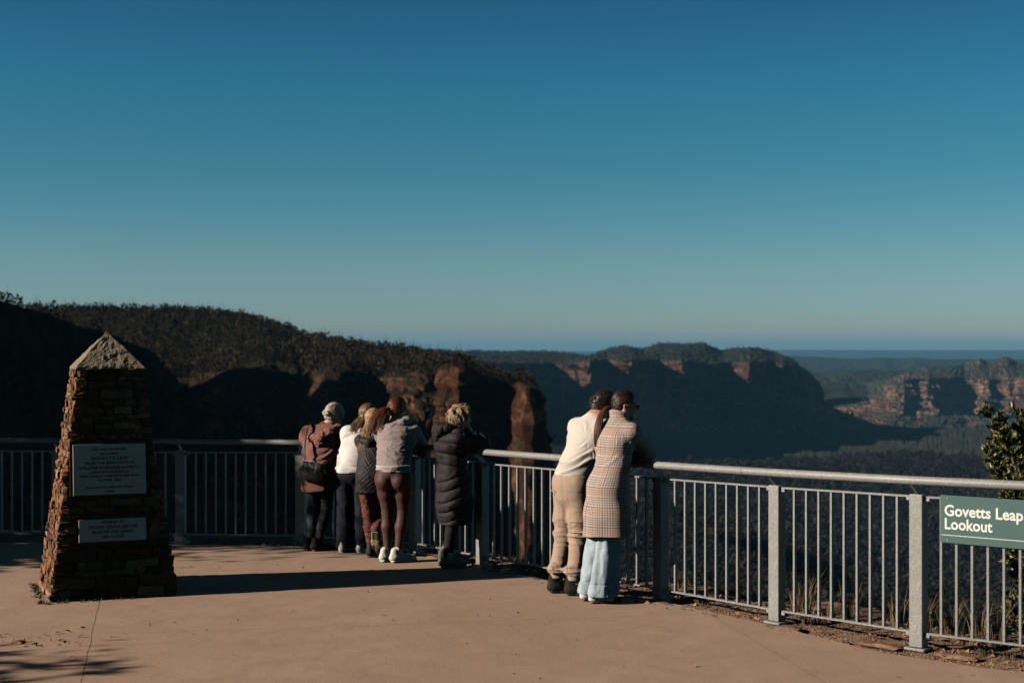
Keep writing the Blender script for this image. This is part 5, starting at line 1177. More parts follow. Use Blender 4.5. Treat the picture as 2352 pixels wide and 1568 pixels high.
t = NT('green_rubber_boot'); v = t.coord('Object'); t.col(t.ramp(t.noise(v, 12, 4), [(.3, (.10, .115, .095)), (.7, (.16, .17, .14))])).rough(.5); M_BOOT = t.m; M_GUM = simple('gum_sole', (.33, .19, .085), .7, 40, .12, .2)
for s_, yw in (('l', .02), ('r', -.08)):
    F = Fld(); F.chain([(0, -.052, .04), (0, .01, .055), (0, .10, .045), (0, .165, .036)], [(.036, .038), (.040, .055), (.047, .040), (.038, .030)], (1, 0, 0), .03); F.cone((0, -.03, .06), (0, -.035, .175), (.045, .052), (.048, .056), (1, 0, 0), .03)
    bt = skin('ankle_boot', F, M_BOOT, p.o, .0052, clip=lambda P: np.maximum(.018 - P[..., 2], P[..., 2] - .178 - .02 * np.cos(P[..., 1] * 60 + 2)))
    G_ = Fld(); G_.chain([(0, -.055, .014), (0, .03, .014), (0, .10, .014), (0, .17, .015)], [(.040, .014), (.038, .014), (.050, .014), (.036, .013)], (1, 0, 0), .012); skin('sole', G_, M_GUM, bt, .0048, clip=lambda P: np.maximum(.001 - P[..., 2], P[..., 2] - .026))
    F = Fld()
    for sx in (-1, 1): F.cone((sx * .047, -.030, .10), (sx * .050, -.033, .165), (.004, .018), (.004, .020), (1, 0, 0), .003)
    skin('elastic_gusset', F, M_BLACKSHOE, bt, .004)
    mb = MB(); mb.tube([Vector((0, -.087, .155)), Vector((0, -.10, .185)), Vector((0, -.088, .19))], .004, 6); mb.build('pull_tab', M_GUM, bt, True)
    bt.matrix_local = Matrix.Translation((J['an' + s_][0], J['an' + s_][1], 0)) @ Matrix.Rotation(yw, 4, 'Z')
F, cl = p.cap(.016, .060, -.070); hc = [(.55, .38, .20), (.68, .50, .30), (.42, .27, .13), (.60, .45, .27)]; paths = []
def root_ok(q):
    if q[1] > .034 + max(q[2], -.02) * .62 or q[2] < -.066: return False
    return not (abs(q[0]) > .05 and q[1] ** 2 + (q[2] + .020) ** 2 < .036 ** 2)
locks = []
while len(locks) < 80:
    q = p.surf_pt(g.uniform(0, 6.28), g.uniform(-.75, 1.5), 1.04)
    if root_ok(q):
        n_ = nz_(q - A3(0, -.014, .032)); cr = A3(.02, -.045, .12); aw = nz_((q - cr) - n_ * ((q - cr) @ n_)); aw = nz_(aw + np.cross(n_, aw) * g.normal() * .45)
        if q[1] > .02: aw = nz_(A3(.6, -.15, .35))
        locks.append((q, n_, aw, g.uniform(.045, .07), g.uniform(-.008, .004)))
Q_ = np.array([l_[0] for l_ in locks])
for k in range(3000):
    q = p.surf_pt(g.uniform(0, 6.28), g.uniform(-.78, 1.5), 1.03)
    if not root_ok(q): continue
    sq, n_, aw, ln, lift = locks[int(((Q_ - q) ** 2).sum(1).argmin())]; e = sq + aw * ln + n_ * lift + g.normal(size=3) * .0055; m1 = q * .6 + e * .4 + n_ * .007; m2 = q * .25 + e * .75 + n_ * .005
    paths.append((np.array([p.hp_(q), p.hp_(m1), p.hp_(m2), p.hp_(e)]), .0024, .0009))
hc = [(.46, .33, .19), (.56, .43, .27), (.32, .21, .11), (.50, .39, .25), (.24, .15, .08)]
p.strands('hair', paths, hc, cap_=(F, cl, (.30, .20, .11), .0055), seed=5)

# ============ red hair, grey knit hoodie, brown leggings
g = np.random.default_rng(40)
p = Person((-1.135, 13.62), (.15, .99), 'person with a red ponytail in a grey knit hoodie, brown leggings and white trainers', skin_tone=(.52, .31, .23)); J = p.J
p.setj(pelvis=(.0, .0, .86), waist=(-.015, .08, 1.0), chest=(-.02, .21, 1.14), neck=(-.045, .33, 1.30), shl=(-.185, .27, 1.225), shr=(.135, .28, 1.225), ell=(-.24, .47, 1.11), elr=(.215, .42, 1.04), wrl=(-.06, .66, 1.13), wrr=(.085, .56, 1.01),
       hipl=(-.085, .0, .84), hipr=(.085, .0, .84), knl=(-.065, .03, .46), knr=(.085, .04, .46), anl=(-.055, .0, .09), anr=(.055, -.03, .09), toel=(.03, .08, .03), toer=(.18, .06, .03))
p.head_frame((-.055, .40, 1.435), yaw=-24, pitch=-16, roll=4, sc=.99)
p.body(True, .90, hands=[(J['wrr'], (-.6, .7, .1), (0, -.1, -1), .5, 1, .9), (J['wrl'], (.8, .3, .0), (0, -.1, -1), .4, -1, .9)])
F = Fld(); torso(F, J, [(.09, .075), (.172, .115), (.150, .112), (.165, .125)]); arms(F, J, [.070, .060, .042], cut=.85); F.ell(J['chest'] + A3(0, -.05, .05), (.145, .075, .12), rot3(0, R(-35)), .05)
kc = cloth('grey_boucle_knit', (.29, .24, .23), 260, .15, .45, .95, .4, bd=.006)
kh = skin('knit_hoodie', F, kc, p.o, .0062, lambda P: folds(.005, (.12, .12, .035), 43)(P) + .0015 * vnoise(P / .006, 3), lambda P: np.maximum(.90 + .12 * P[..., 1] - P[..., 2], -(np.sqrt(((P - (J['neck'] + A3(0, .05, .06))) ** 2).sum(-1)) - .072)))
F = Fld(); F.cone(J['pelvis'] + A3(0, .0, .06), J['pelvis'] + A3(0, 0, .01), (.168, .130), (.165, .128), (1, 0, 0), .02)
skin('shirt_hem', F, cloth('grey_jersey', (.42, .40, .38), 300, .06, .2), kh, .006, folds(.006, (.15, .15, .012), 44), lambda P: np.maximum(.868 - .05 * P[..., 0] - P[..., 2] + .006 * np.sin(P[..., 0] * 40), P[..., 2] - .93))
F = Fld(); nk = J['neck']; F.chain([nk + A3(.095, .07, .055), nk + A3(.105, -.02, .035), nk + A3(.065, -.10, -.005), nk + A3(-.01, -.145, -.045), nk + A3(-.08, -.12, -.04), nk + A3(-.10, -.03, .0)], [.028, .038, .048, .052, .042, .03], None, .03); F.ell(nk + A3(-.01, -.085, -.04), (.08, .05, .06), None, .03)
skin('hood', F, kc, kh, .006, folds(.005, (.05, .05, .05), 47))
F = Fld(); F.cone(J['pelvis'] + A3(0, .01, .05), J['pelvis'], (.150, .105), (.165, .120), (1, 0, 0), .03)
for sx in (-1, 1): F.ell(J['pelvis'] + A3(sx * .072, -.048, -.085), (.085, .088, .090), None, .028)
F.ell(J['pelvis'] + A3(0, .02, -.06), (.17, .10, .10), None, .03)
for s_ in 'lr':
    F.chain([J['hip' + s_] - A3(0, 0, .06), J['hip' + s_] * .5 + J['kn' + s_] * .5, J['kn' + s_], J['kn' + s_] * .66 + J['an' + s_] * .34 + A3(0, -.012, 0), J['an' + s_] + A3(0, 0, .03)], [.098, .078, .054, .056, .037], None, .03)
t = NT('brown_legging'); v = t.coord('Object'); t.col(t.ramp(t.noise(v, 20, 4), [(.3, (.062, .027, .023)), (.7, (.08, .035, .030))])).rough(.6);  t.bump(t.noise(v, 90, 3), .1, .002); M_LEG = t.m
lg = skin('leggings', F, M_LEG, p.o, .0062, lambda P: .003 * seam(P, P[..., 0], .004) * (P[..., 2] > .7) + .0015 * fbm(P / .05, 2, 4) + .0025 * seam(P, P[..., 2] - .855, .004), lambda P: np.maximum(.125 - P[..., 2], P[..., 2] - .93))
mb = MB()
for k in range(3): mb.tube([Vector((-.034 + .017 * k + .006 * math.cos(a_), -.135 - .0, .868 + .006 * math.sin(a_))) for a_ in np.linspace(.6, 5.4, 8)], .0014, 5)
mb.build('waistband_mark', simple('reflective_print', (.55, .5, .48), .5, 20, .05, 0), lg)
for s_, yw in (('l', -.9), ('r', -1.0)):
    F = Fld(); F.cone(J['an' + s_] - A3(0, 0, .0), J['an' + s_] + A3(0, 0, .045), .038, .037, None, .01); skin('sock', F, M_SOCK, p.o, .006)
    shoe(p, (J['an' + s_][0], J['an' + s_][1], 0), yw, M_WHITESHOE, M_WHITESOLE, .265, .096, .078, .036, laces=M_WHITESHOE, sole_flare=.009)
F, cl = p.cap(.010, .050, -.070); hc = [(.11, .026, .011), (.17, .045, .018), (.07, .016, .008), (.24, .07, .028)]; tl = A3(-.030, -.122, -.018); tie = p.hp_(tl); paths = []
for k in range(460):
    th = g.uniform(-1.6, 1.6); q0 = A3(math.sin(th) * .080, .05 - .02 * abs(th), .090 * math.cos(th) + .012)
    if abs(th) > 1.1: q0[1] = .03 * (1.7 - abs(th)); q0[2] = -.01 + .05 * (1.6 - abs(th))
    E_ = A3(.086, .108, .099); n0 = nz_((q0 - A3(0, -.014, .032)) / E_); n1 = nz_((tl - A3(0, -.014, .032)) / E_); om = math.acos(np.clip(n0 @ n1, -1, 1)); P_ = []; j_ = 1 + abs(g.normal()) * .02
    for f_ in np.linspace(0, 1, 9): n_ = (math.sin((1 - f_) * om) * n0 + math.sin(f_ * om) * n1) / math.sin(om); P_.append(p.hp_(A3(0, -.014, .032) + n_ * E_ * (1 + (j_ - 1) * math.sin(f_ * 3.1))))
    paths.append((np.array(P_), .003, .002))
gd = [tie, tie + A3(-.035, -.04, -.012), tie + A3(-.080, -.07, -.065), tie + A3(-.115, -.10, -.14), tie + A3(-.145, -.12, -.23)]
paths += bundle(g, gd, [.015, .028, .040, .048, .034], 600, .0023, .0009, 18, .010, 11, flat=.6, ragged=.45)
gd = [tie, tie + A3(-.02, -.05, -.04), tie + A3(-.04, -.12, -.13), tie + A3(-.05, -.17, -.23)]
paths += bundle(g, gd, [.012, .020, .035, .028], 70, .0028, .001, 14, .013, 9, flat=.5, ragged=.5)
p.strands('hair', paths, hc, cap_=(F, cl, (.07, .018, .009), .0055), seed=4)
mb = MB(); mb.tube([Vector(tie + A3(.006, .010, .003)), Vector(tie + A3(-.012, -.012, -.004))], .019, 12); mb.build('hair_tie', simple('tan_elastic', (.35, .19, .12), .7, 60, .2, .2), p.o, True)

# ============ girl in the black vest and leopard leggings
g = np.random.default_rng(30)
p = Person((-1.385, 13.96), (.15, .99), 'person with long blonde hair in a black quilted jacket and red leopard leggings'); J = p.J
p.setj(pelvis=(.0, .01, .79), waist=(.0, .07, .92), chest=(-.005, .14, 1.05), neck=(-.02, .19, 1.19), shl=(-.135, .15, 1.125), shr=(.125, .155, 1.125), ell=(-.16, .34, 1.04), elr=(.165, .32, .98), wrl=(-.05, .50, 1.10), wrr=(.06, .50, 1.06),
       hipl=(-.07, .01, .76), hipr=(.07, .01, .76), knl=(-.03, .03, .43), knr=(.085, .13, .43), anl=(.0, .0, .09), anr=(.065, -.03, .22), toel=(-.02, .12, .03), toer=(.07, -.02, .03))
p.head_frame((-.03, .245, 1.318), yaw=-12, pitch=-12, sc=.95)
p.body(True, .78, hands=[(J['wrr'], (-.3, .9, .1), (0, -.1, -1), .5, 1, .8), (J['wrl'], (.5, .8, .0), (0, -.1, -1), .5, -1, .8)])
F = Fld(); torso(F, J, [(.075, .065), (.145, .105), (.135, .105), (.150, .120)]); F.cone(J['pelvis'], A3(0, .01, .64), (.150, .120), (.160, .130), (1, 0, 0), .03); arms(F, J, [.058, .050, .038], cut=.9)
M_VEST = cloth('black_quilted_nylon', (.022, .020, .022), 120, .25, .25, .6, .2)
def dv(P):
    z = P[..., 2]; a_ = np.arctan2(P[..., 0], -(P[..., 1] - .08)) * .15; u = (z + a_) / .045; v_ = (z - a_) / .045; return .0035 * (np.exp(-((u - np.round(u)) / .14) ** 2) + np.exp(-((v_ - np.round(v_)) / .14) ** 2)) * (np.abs(P[..., 0]) < .14) + .003 * fbm(P / .03, 2, 3)
ve = skin('quilted_jacket', F, M_VEST, p.o, .006, dv, lambda P: np.maximum(.63 - P[..., 2], -(np.sqrt(((P - (J['neck'] + A3(0, .05, .05))) ** 2).sum(-1)) - .06)))
F = Fld(); nk = J['neck']; F.chain([nk + A3(.07, .02, .01), nk + A3(.05, -.10, -.03), nk + A3(-.01, -.14, -.08), nk + A3(-.07, -.11, -.06), nk + A3(-.08, .0, .0)], [.028, .036, .042, .036, .028], None, .03); skin('hood', F, M_VEST, ve, .006, folds(.004, seed=8))
t = NT('leopard_print'); v = t.coord('Object'); d_ = t.n('ShaderNodeTexVoronoi', feature='F1'); t.l(v, d_.inputs['Vector']); d_.inputs['Scale'].default_value = 42
c = t.ramp(d_.outputs['Distance'], [(0, (.50, .40, .34)), (.17, (.42, .32, .27)), (.2, (.02, .012, .01)), (.42, (.03, .014, .01)), (.45, (.13, .032, .016)), (1, (.17, .042, .02))]); t.col(c).rough(.75); t.bump(t.noise(v, 60, 3), .2, .003); M_LEO = t.m
F = Fld(); F.cone(J['waist'] - A3(0, 0, .06), J['pelvis'], (.12, .09), (.135, .105), (1, 0, 0), .03)
for s_ in 'lr': F.chain([J['hip' + s_], J['kn' + s_], J['kn' + s_] * .6 + J['an' + s_] * .4, J['an' + s_] + A3(0, 0, .05)], [.082, .060, .058, .044], None, .025)
skin('leggings', F, M_LEO, p.o, .006, folds(.004, (.08, .08, .03), 31))
M_GSHOE = cloth('dark_trainer', (.03, .028, .027), 400, .25, .3, .7, 0); M_GSOLE = simple('tan_tread', (.27, .21, .13), .7, 25, .35, .5, .006)
for s_ in 'l': F = Fld(); F.cone(J['anl'] - A3(0, 0, .0), J['anl'] + A3(0, 0, .055), .036, .036, None, .01); skin('sock', F, M_SOCK, p.o, .006)
shoe(p, (J['anl'][0], J['anl'][1], 0), .1, M_GSHOE, M_GSOLE, .235, .085, .07, .028)
F = Fld(); F.cone(J['anr'] + A3(0, .01, -.02), J['anr'] + A3(0, .01, .05), .036, .036, None, .01); skin('sock', F, M_SOCK, p.o, .006)
rs = shoe(p, (.06, -.085, .185), -.08, M_GSHOE, M_GSOLE, .235, .090, .07, .026, pitch=R(-80), label='trainer tipped on its toe with the tan tread showing')
for k in range(13):
    mb = MB(); y_ = -.06 + k * .0185
    for x_ in (-.018, .018):
        if abs(y_ - .03) > .022: mb.box((x_ * (1.1 if y_ > .06 else .8), y_, -.0005), (.027, .010, .005), Matrix.Rotation(.5 * (1 if x_ > 0 else -1), 3, 'Z'), bev=.001)
    if mb.V: mb.build('tread_lug', M_BLACKSOLE, rs)
F, cl = p.cap(.010, .050, -.070); hc = [(.52, .32, .15), (.64, .43, .22), (.38, .21, .09), (.26, .15, .07)]; paths = []
def long_hair(p, g, n, len_, cols, drop, spread=.11, wav=.004, back=-.135, fan=1.0):
    out = []
    for k in range(n):
        th = g.uniform(-2.75, 2.75); par = g.normal() * .004; side_ = th / 2.75
        q0 = A3(par + side_ * .012, .05 - .10 * g.random() ** .8, .118); E_ = A3(.088, .110, .100); C0 = A3(0, -.014, .032)
        end = A3(math.sin(side_ * 1.45) * .090, -.014 - math.cos(side_ * 1.45) * .112, -.04); n0 = nz_((q0 - C0) / E_); n1 = nz_((end - C0) / E_); om = math.acos(np.clip(n0 @ n1, -1, 1)) + 1e-3; P_ = []
        for f_ in np.linspace(0, 1, 6): nn = (math.sin((1 - f_) * om) * n0 + math.sin(f_ * om) * n1) / math.sin(om); P_.append(p.hp_(C0 + nn * E_ * (1.0 + g.random() * .03)))
        e = P_[-1]; L_ = len_ * g.uniform(.72, 1.0); dr = np.array(drop) + A3(side_ * spread * fan * .5, -.01 + .015 * g.normal(), 0)
        for f_ in (.3, .6, .85, 1.0): P_.append(e + dr * (f_ ** .9) + A3(g.normal() * .005, g.normal() * .004, -L_ * f_) + A3(math.sin(f_ * 6 + k) * wav, 0, 0))
        out.append((bez(P_, 13), .0026, .0010))
    return out
paths = long_hair(p, g, 1350, .30, hc, (-.02, -.085, 0), .09)
p.strands('hair', paths, hc, cap_=(F, cl, (.26, .15, .07), .0055), seed=3)

# ============ white hoodie, dark jeans
g = np.random.default_rng(20)
p = Person((-1.59, 14.26), (.2, .98), 'person with long brown hair in a white hoodie and dark navy jeans'); J = p.J
p.setj(pelvis=(-.01, .0, .82), waist=(.0, .05, .95), chest=(.03, .12, 1.09), neck=(.05, .17, 1.235), shl=(-.095, .11, 1.185), shr=(.185, .13, 1.175), ell=(-.13, .30, 1.06), elr=(.20, .30, 1.05), wrl=(-.02, .40, 1.11), wrr=(.10, .40, 1.11),
       hipl=(-.085, .0, .80), hipr=(.08, .0, .80), knl=(-.09, .02, .44), knr=(.09, .03, .44), anl=(-.085, -.02, .09), anr=(.085, .02, .09), toel=(-.08, .12, .03), toer=(.1, .16, .03))
p.head_frame((.085, .215, 1.352), yaw=-14, pitch=-16, roll=6, sc=.98)
p.body(True, .86, hands=[(J['wrr'], (-.3, .9, .1), (0, -.1, -1), .5, 1, .86), (J['wrl'], (.5, .8, .0), (0, -.1, -1), .5, -1, .86)])
F = Fld(); torso(F, J, [(.085, .07), (.165, .115), (.165, .125), (.172, .130)]); arms(F, J, [.070, .062, .045], cut=.9); F.ell(J['chest'] + A3(0, -.04, .04), (.14, .07, .11), rot3(0, R(-25)), .05)
M_WH = cloth('white_fleece', (.74, .72, .69), 400, .04, .25, .92, .3)
wh = skin('hoodie', F, M_WH, p.o, .0065, lambda P: folds(.0045, (.2, .2, .07), 23)(P) + .006 * seam(P, P[..., 2] - .868, .006), lambda P: np.maximum(.80 + .05 * P[..., 0] - P[..., 2], -(np.sqrt(((P - (J['neck'] + A3(0, .04, .055))) ** 2).sum(-1)) - .068)))
F = Fld(); nk = J['neck']; F.chain([nk + A3(.085, .04, .02), nk + A3(.075, -.05, -.0), nk + A3(.0, -.10, -.035), nk + A3(-.075, -.06, -.02), nk + A3(-.085, .03, .01)], [.026, .034, .040, .034, .026], None, .03); skin('hood', F, M_WH, wh, .006, folds(.004, seed=28))
F = Fld(); F.cone(J['waist'] - A3(0, 0, .06), J['pelvis'] - A3(0, 0, .04), (.145, .10), (.165, .125), (1, 0, 0), .03)
for s_ in 'lr': F.chain([J['hip' + s_], J['kn' + s_], J['an' + s_] - A3(0, -.01, .02)], [.098, .082, .088], None, .02)
skin('jeans', F, cloth('dark_navy_denim', (.012, .016, .027), 400, .3, .3, .85, .05), p.o, .0065, folds(.006, (.10, .10, .07), 25), lambda P: .045 - P[..., 2])
for s_ in 'lr': shoe(p, (J['an' + s_][0], J['an' + s_][1], 0), -.2, M_WHITESHOE, M_WHITESOLE, .25, .088, .07, .028)
F, cl = p.cap(.010, .050, -.070); hc = [(.14, .075, .038), (.22, .125, .06), (.08, .042, .023), (.38, .24, .12)]
paths = long_hair(p, g, 1150, .20, hc, (-.075, -.065, 0), .11, .005)
p.strands('hair', paths, hc, cap_=(F, cl, (.06, .032, .018), .0055), seed=2)

# ============ grey hair, dusty pink jacket
g = np.random.default_rng(10)
p = Person((-1.944, 14.40), (.12, .99), 'person with grey hair in a dusty pink hooded jacket and marled grey leggings', skin_tone=(.50, .30, .23)); J = p.J
p.setj(pelvis=(.0, .0, .80), waist=(.0, .04, .95), chest=(.0, .09, 1.08), neck=(.055, .15, 1.235), shl=(-.145, .09, 1.175), shr=(.155, .10, 1.16), ell=(-.225, .30, 1.10), elr=(.215, .20, .97), wrl=(-.04, .36, 1.10), wrr=(.17, .36, 1.09),
       hipl=(-.08, .0, .78), hipr=(.08, .0, .78), knl=(-.07, .02, .43), knr=(.06, .03, .43), anl=(-.085, -.02, .09), anr=(.0, -.045, .09), toel=(.05, .06, .03), toer=(.13, .04, .03))
p.head_frame((.095, .205, 1.350), yaw=-22, pitch=-24, roll=6, sc=.98)
p.body(True, .86, hands=[(J['wrr'], (-.2, .7, .5), (-.5, -.5, -.2), .6, 1, .86), (J['wrl'], (.9, .2, .0), (0, -.1, -1), .4, -1, .86)])
F = Fld(); torso(F, J, [(.09, .075), (.178, .125), (.180, .135), (.190, .150)]); F.cone(J['pelvis'], A3(-.0, .005, .60), (.190, .150), (.185, .150), (1, 0, 0), .03); arms(F, J, [.076, .068, .05], cut=.9); F.ell(J['chest'] + A3(0, -.05, .05), (.15, .075, .11), rot3(0, R(-25)), .05)
M_PINK = cloth('dusty_pink_cotton', (.245, .112, .090), 500, .12, .3, .92, .25)
def dp_(P): return folds(.008, (.20, .20, .11), 13)(P) + crease(P, (.16, 1.02), (-.06, .93), .009, .016) + crease(P, (.14, .93), (-.08, .85), .007, .016) + .006 * seam(P, P[..., 2] - .90 - .1 * P[..., 0], .005) * .0 + .004 * seam(P, P[..., 2] - 1.09 - .05 * np.cos(P[..., 0] * 8), .004) * (P[..., 1] < .1)
jk = skin('jacket', F, M_PINK, p.o, .0065, dp_, lambda P: np.maximum(.605 + .10 * P[..., 0] * 0 - P[..., 2] + .01 * np.sin(P[..., 0] * 12), -(np.sqrt(((P - (J['neck'] + A3(0, .04, .055))) ** 2).sum(-1)) - .07)))
F = Fld(); nk = J['neck']; F.chain([nk + A3(.085, .04, .01), nk + A3(.10, -.06, -.01), nk + A3(.055, -.15, -.05), nk + A3(-.04, -.19, -.10), nk + A3(-.13, -.17, -.10), nk + A3(-.17, -.08, -.02)], [.030, .042, .050, .052, .042, .028], None, .03)
F.chain([nk + A3(.03, -.15, -.06), nk + A3(-.03, -.195, -.13), nk + A3(-.06, -.205, -.20)], [.052, .054, .026], None, .03)
skin('hood', F, M_PINK, jk, .006, folds(.009, (.06, .06, .022), 19))
F = Fld(); F.chain([nk + A3(-.06, .03, .03), nk + A3(-.05, -.04, .025), nk + A3(-.06, -.07, -.02), nk + A3(-.09, -.07, -.05)], [.028, .03, .032, .024], None, .02); skin('scarf', F, cloth('rust_knit', (.22, .06, .028), 200, .25, .5, .95, .3, bd=.006), p.o, .006, folds(.006, (.04, .04, .02), 9))
F = Fld(); F.chain([nk + A3(math.cos(a_) * .060, math.sin(a_) * .058 + .01, .040 - .012 * math.sin(a_)) for a_ in np.linspace(math.pi, 2 * math.pi, 9)], [.010] * 9, None, .006); skin('shirt_collar', F, M_SOCK, p.o, .005)
mb = MB()
for k in range(2): mb.tube([Vector((.165, -.09 + .0 * k, .77 - .09 * k)), Vector((.170, -.098, .77 - .09 * k))], .008, 10)
mb.build('jacket_button', M_GALV, jk)
F = Fld(); F.cone(J['waist'] - A3(0, 0, .1), J['pelvis'], (.15, .11), (.16, .12), (1, 0, 0), .03)
for s_ in 'lr': F.chain([J['hip' + s_], J['kn' + s_], J['kn' + s_] * .65 + J['an' + s_] * .35 + A3(0, -.01, 0), J['an' + s_] + A3(0, 0, .02)], [.088, .058, .057, .039], None, .02)
skin('leggings', F, cloth('marled_grey_knit', (.06, .058, .06), 260, .75, .3, .9, .2), p.o, .006, folds(.003, (.06, .06, .02), 15), lambda P: .09 - P[..., 2])
M_PSOLE = simple('pink_black_sole', (.22, .03, .045), .6, 40, .4, .2)
for s_, yw in (('l', -.95), ('r', -1.0)): shoe(p, (J['an' + s_][0], J['an' + s_][1], 0), yw, M_BLACKSHOE, M_PSOLE, .26, .092, .08, .026, laces=M_PSOLE)
F, cl = p.cap(.016, .055, -.055); hc = [(.42, .38, .33), (.55, .51, .46), (.30, .27, .23), (.50, .44, .36)]; paths = []
for k in range(640):
    th = g.uniform(0, 6.28); ph = g.uniform(-.55, 1.5); q = p.surf_pt(th, ph, 1.05)
    if q[1] > .055 + max(q[2], -.02) * .6 or q[2] < -.05: continue
    tgt = A3(-.02, -.12, -.012); n_ = nz_(q - A3(0, -.014, .032)); v_ = tgt - q; v_ = nz_(v_ - n_ * (v_ @ n_)); ln = g.uniform(.05, .085); w1 = g.normal(size=3) * .004; cur = np.cross(n_, v_) * .012
    pts = [q, q + v_ * ln * .35 + cur * .5 + w1 * .5, q + v_ * ln * .7 + cur + w1, q + v_ * ln + cur * .4]; pts = [A3(0, -.014, .032) + nz_((a_ - A3(0, -.014, .032)) / A3(.086, .107, .099)) * A3(.086, .107, .099) * (1.07 + .02 * g.random()) for a_ in pts]
    paths.append((np.array([p.hp_(a_) for a_ in pts]), .0036, .002))
for k in range(60):
    a_ = g.uniform(0, 6.28); c0 = A3(-.012, -.128, -.018); r0_ = g.uniform(.012, .028); pts = [c0 + A3(math.cos(a_ + s_) * r0_ * 1.2, -.006 * g.random() - .010, math.sin(a_ + s_) * r0_) for s_ in np.linspace(0, 2.2, 6)]; paths.append((np.array([p.hp_(q) for q in pts]), .004, .002))
p.strands('hair', paths, hc, cap_=(F, cl, (.40, .36, .31), .0055), seed=1)
# the bag hangs at her left hip, the strap crosses the body
wm = p.o.matrix_basis.copy(); bag = empty('shoulder_bag', (p.o.location.x + .045, p.o.location.y - .01, .085), p.o.rotation_euler.z, 'black slouchy shoulder bag hanging at the hip of the dusty pink jacket', 'bag')
M_BAG = cloth('black_leather', (.012, .011, .013), 90, .2, .3, .5, 0)
F = Fld(); F.cone((-.165, -.155, .79), (.015, -.185, .76), (.020, .035), (.020, .045), (0, 1, 0), .03); F.cone((-.185, -.165, .71), (.03, -.195, .695), (.035, .045), (.038, .05), (0, 1, 0), .04); F.cone((-.18, -.165, .70), (-.02, -.20, .69), (.04, .04), (.04, .05), (0, 1, 0), .05)
bb_ = skin('bag_body', F, M_BAG, bag, .0055, folds(.006, (.06, .06, .05), 17))
mb = MB(); mb.tube([Vector(q) for q in ((-.155, -.178, .835), (-.06, -.205, .83), (.03, -.215, .80))], .0035, 6); mb.build('zip', M_GALV, bb_, True)
def strap(pts, w_=.011):
    mb = MB(); P_ = bez(pts, 22)
    V = []; F = []
    for k, q in enumerate(P_):
        tq = nz_(P_[min(k + 1, 21)] - P_[max(k - 1, 0)]); out_ = nz_(A3(q[0] * .7, q[1] - .05, .05)); s2 = nz_(np.cross(tq, out_)); n2 = np.cross(s2, tq)
        V += [q - s2 * w_ - n2 * .002, q + s2 * w_ - n2 * .002, q + s2 * w_ + n2 * .002, q - s2 * w_ + n2 * .002]
        if k: a = 4 * (k - 1); F += [(a + j, a + (j + 1) % 4, a + 4 + (j + 1) % 4, a + 4 + j) for j in range(4)]
    mb.add(V, F); return mb.build('strap', M_BAG, bag)
strap([A3(-.165, .20, 1.12), A3(-.168, .12, 1.19), A3(-.168, .0, 1.165), A3(-.17, -.09, 1.03), A3(-.165, -.145, .92), A3(-.155, -.165, .83)])
strap([A3(.03, -.20, .80), A3(.12, -.165, .87), A3(.185, -.07, .93), A3(.19, .05, 1.0), A3(.12, .20, 1.02), A3(-.02, .24, 1.07), A3(-.165, .20, 1.12)])

# ============ the tiny walkers on the far rock ledge
def tiny(name_col, px, py, Y):
    F = Fld(); F.cone((0, 0, .1), (0, 0, .85), .14, .17, None, .1); F.cone((0, 0, .9), (0, 0, 1.42), (.18, .13), (.2, .13), (1, 0, 0), .1); F.ell((0, .0, 1.62), (.1, .11, .13), None, .05)
    q = at(px, py, Y); o = skin('person', F, cloth('far_jacket', name_col, 20, .1, 0, .8, 0), None, .06); o.location = q; return o
for k, (px_, col, lb) in enumerate(((1042, (.6, .62, .66), 'distant walker in a pale jacket, left of two on the far rock ledge'), (1057, (.7, .7, .72), 'distant walker in a white jacket, right of two on the far rock ledge'))):
    tag(tiny(col, px_, 846.5, 900), lb, 'person', 'walkers on the far ledge')
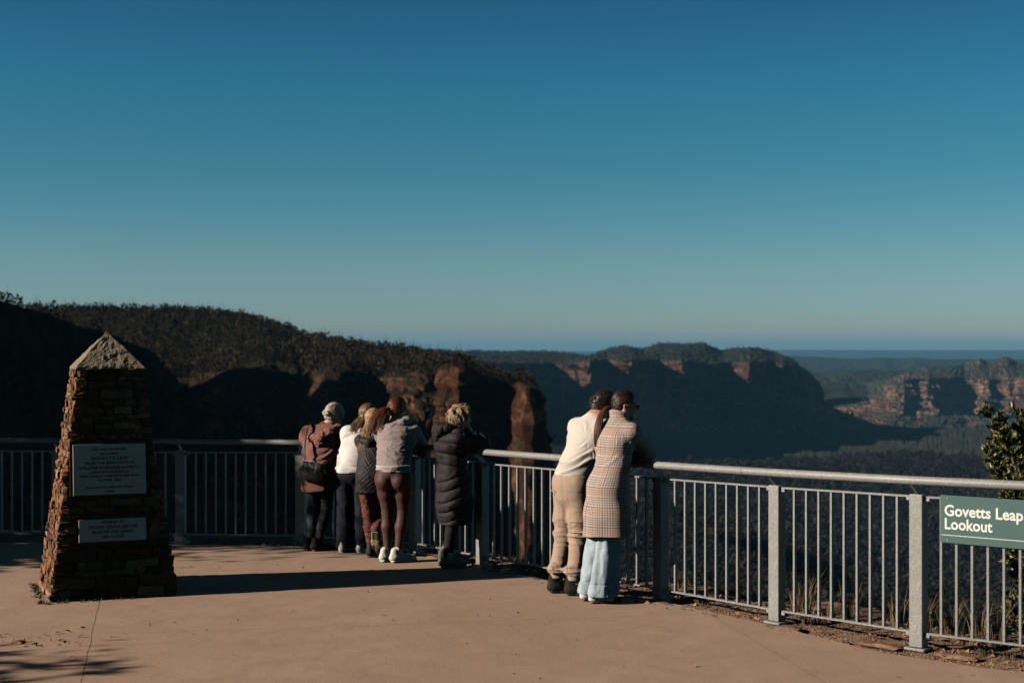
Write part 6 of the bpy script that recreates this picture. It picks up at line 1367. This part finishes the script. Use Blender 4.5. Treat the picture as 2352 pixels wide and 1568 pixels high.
# ------------------------------------------------------------------ trees outside the frame: left ones shade the terrace, rear ring added to block skylight
M_GUM = M_LEAF
def gum(name, x, y, h, rad, seed, label, n=900, leaf=.13, zlow=.35, sx=1.0, sy=1.0, col=(.06, .075, .03), group=None, cat='tree'):
    g = np.random.default_rng(seed); top = empty(name, (x, y, -.1), 0, label, cat, group); mb = MB(); out = ([], [], [])
    mb.tube([Vector((0, 0, 0)), Vector((g.normal() * .1, g.normal() * .1, h * .35)), Vector((g.normal() * .2, g.normal() * .2, h * .8))], .1, 8, rr=[.035 * h ** .6, .025 * h ** .6, .008 * h ** .6])
    cl = []
    for k in range(int(9 + h * 1.6)):
        a = g.random() * 6.28; f_ = zlow + (1 - zlow) * g.random() ** .8; rr = rad * (.35 + .65 * g.random()) * (1 - .55 * max(0, f_ - .6) / .4)
        c = np.array([math.cos(a) * rr * sx, math.sin(a) * rr * sy, h * f_]); cl.append(c); b0 = np.array([0, 0, h * f_ * .62]); m_ = (b0 + c) / 2 + np.array([0, 0, .06 * h * g.random()])
        mb.tube([Vector(b0), Vector(m_), Vector(c)], .03, 5, cap=False, rr=[.018 * h ** .5, .012 * h ** .5, .005])
    for k in range(n):
        c = cl[g.integers(len(cl))]; s_ = rad * .30; q = c + g.normal(size=3) * np.array([s_, s_, s_ * .6]); d = g.normal(size=3); d[2] -= .5
        leaf_quads(q, d, leaf * g.uniform(.7, 1.4), leaf * .45, g, np.array(col) * g.uniform(.5, 1.6), out)
    i = np.array(out[1]) * 5; F = [np.stack([i, i + 1, i + 4], 1), np.stack([i + 1, i + 2, i + 4], 1), np.stack([i + 2, i + 3, i + 4], 1), np.stack([i + 3, i, i + 4], 1)]
    mesh_np('crown', np.concatenate(out[0]), [np.concatenate(F)], M_GUM, top, cols=np.concatenate(out[2])); mb.build('trunk', M_BARK, top, True); return top
gum('gum_tree', -10.6, 13.2, 4.15, 1.6, 201, 'bushy gum tree left of the terrace, farther of the two beside the obelisk', 15000, .17, .05, .75, .85)
gum('gum_tree', -9.2, 7.2, 2.85, .95, 202, 'low gum tree left of the terrace, nearer the camera side', 2600, .15, .05, .7, .85)
gum('gum_tree', -12.5, 10.9, 3.1, .85, 203, 'thin small gum tree well left of the stone obelisk', 1700, .14, .3, .7, 1.7)
ORD = 'first second third fourth fifth sixth seventh eighth ninth tenth eleventh twelfth thirteenth fourteenth'.split()
for k in range(14):  # unseen tall gums added to hold back skylight from behind the camera
    a = R(-168 + k * 12.0); rr_d = 11 + 2.5 * math.sin(k * 2.3)
    gum('added_gum_tree', math.cos(a) * rr_d * 1.35, -3 + math.sin(a) * rr_d, 11 + 2 * math.sin(k * 1.7), 3.0, 300 + k, ORD[k] + ' unseen tall gum added behind the terrace to block skylight, counted from the left', 2200, .42, .08, group='added sky-blocking trees behind the terrace')
# ------------------------------------------------------------------ haze over the valley
hz = MB(); hz.box((0, 36000, -220), (120000, 84000, 960))
hm = bpy.data.materials.new('valley_haze'); hm.use_nodes = True; ht = hm.node_tree; ht.nodes.clear()
ho = ht.nodes.new('ShaderNodeOutputMaterial'); hv = ht.nodes.new('ShaderNodeVolumePrincipled')
hv.inputs['Color'].default_value = (.20, .53, .84, 1); hv.inputs['Density'].default_value = 1.6e-5; hv.inputs['Anisotropy'].default_value = .1
ht.links.new(hv.outputs[0], ho.inputs['Volume'])
haze = hz.build('haze', hm); haze['kind'] = 'stuff'
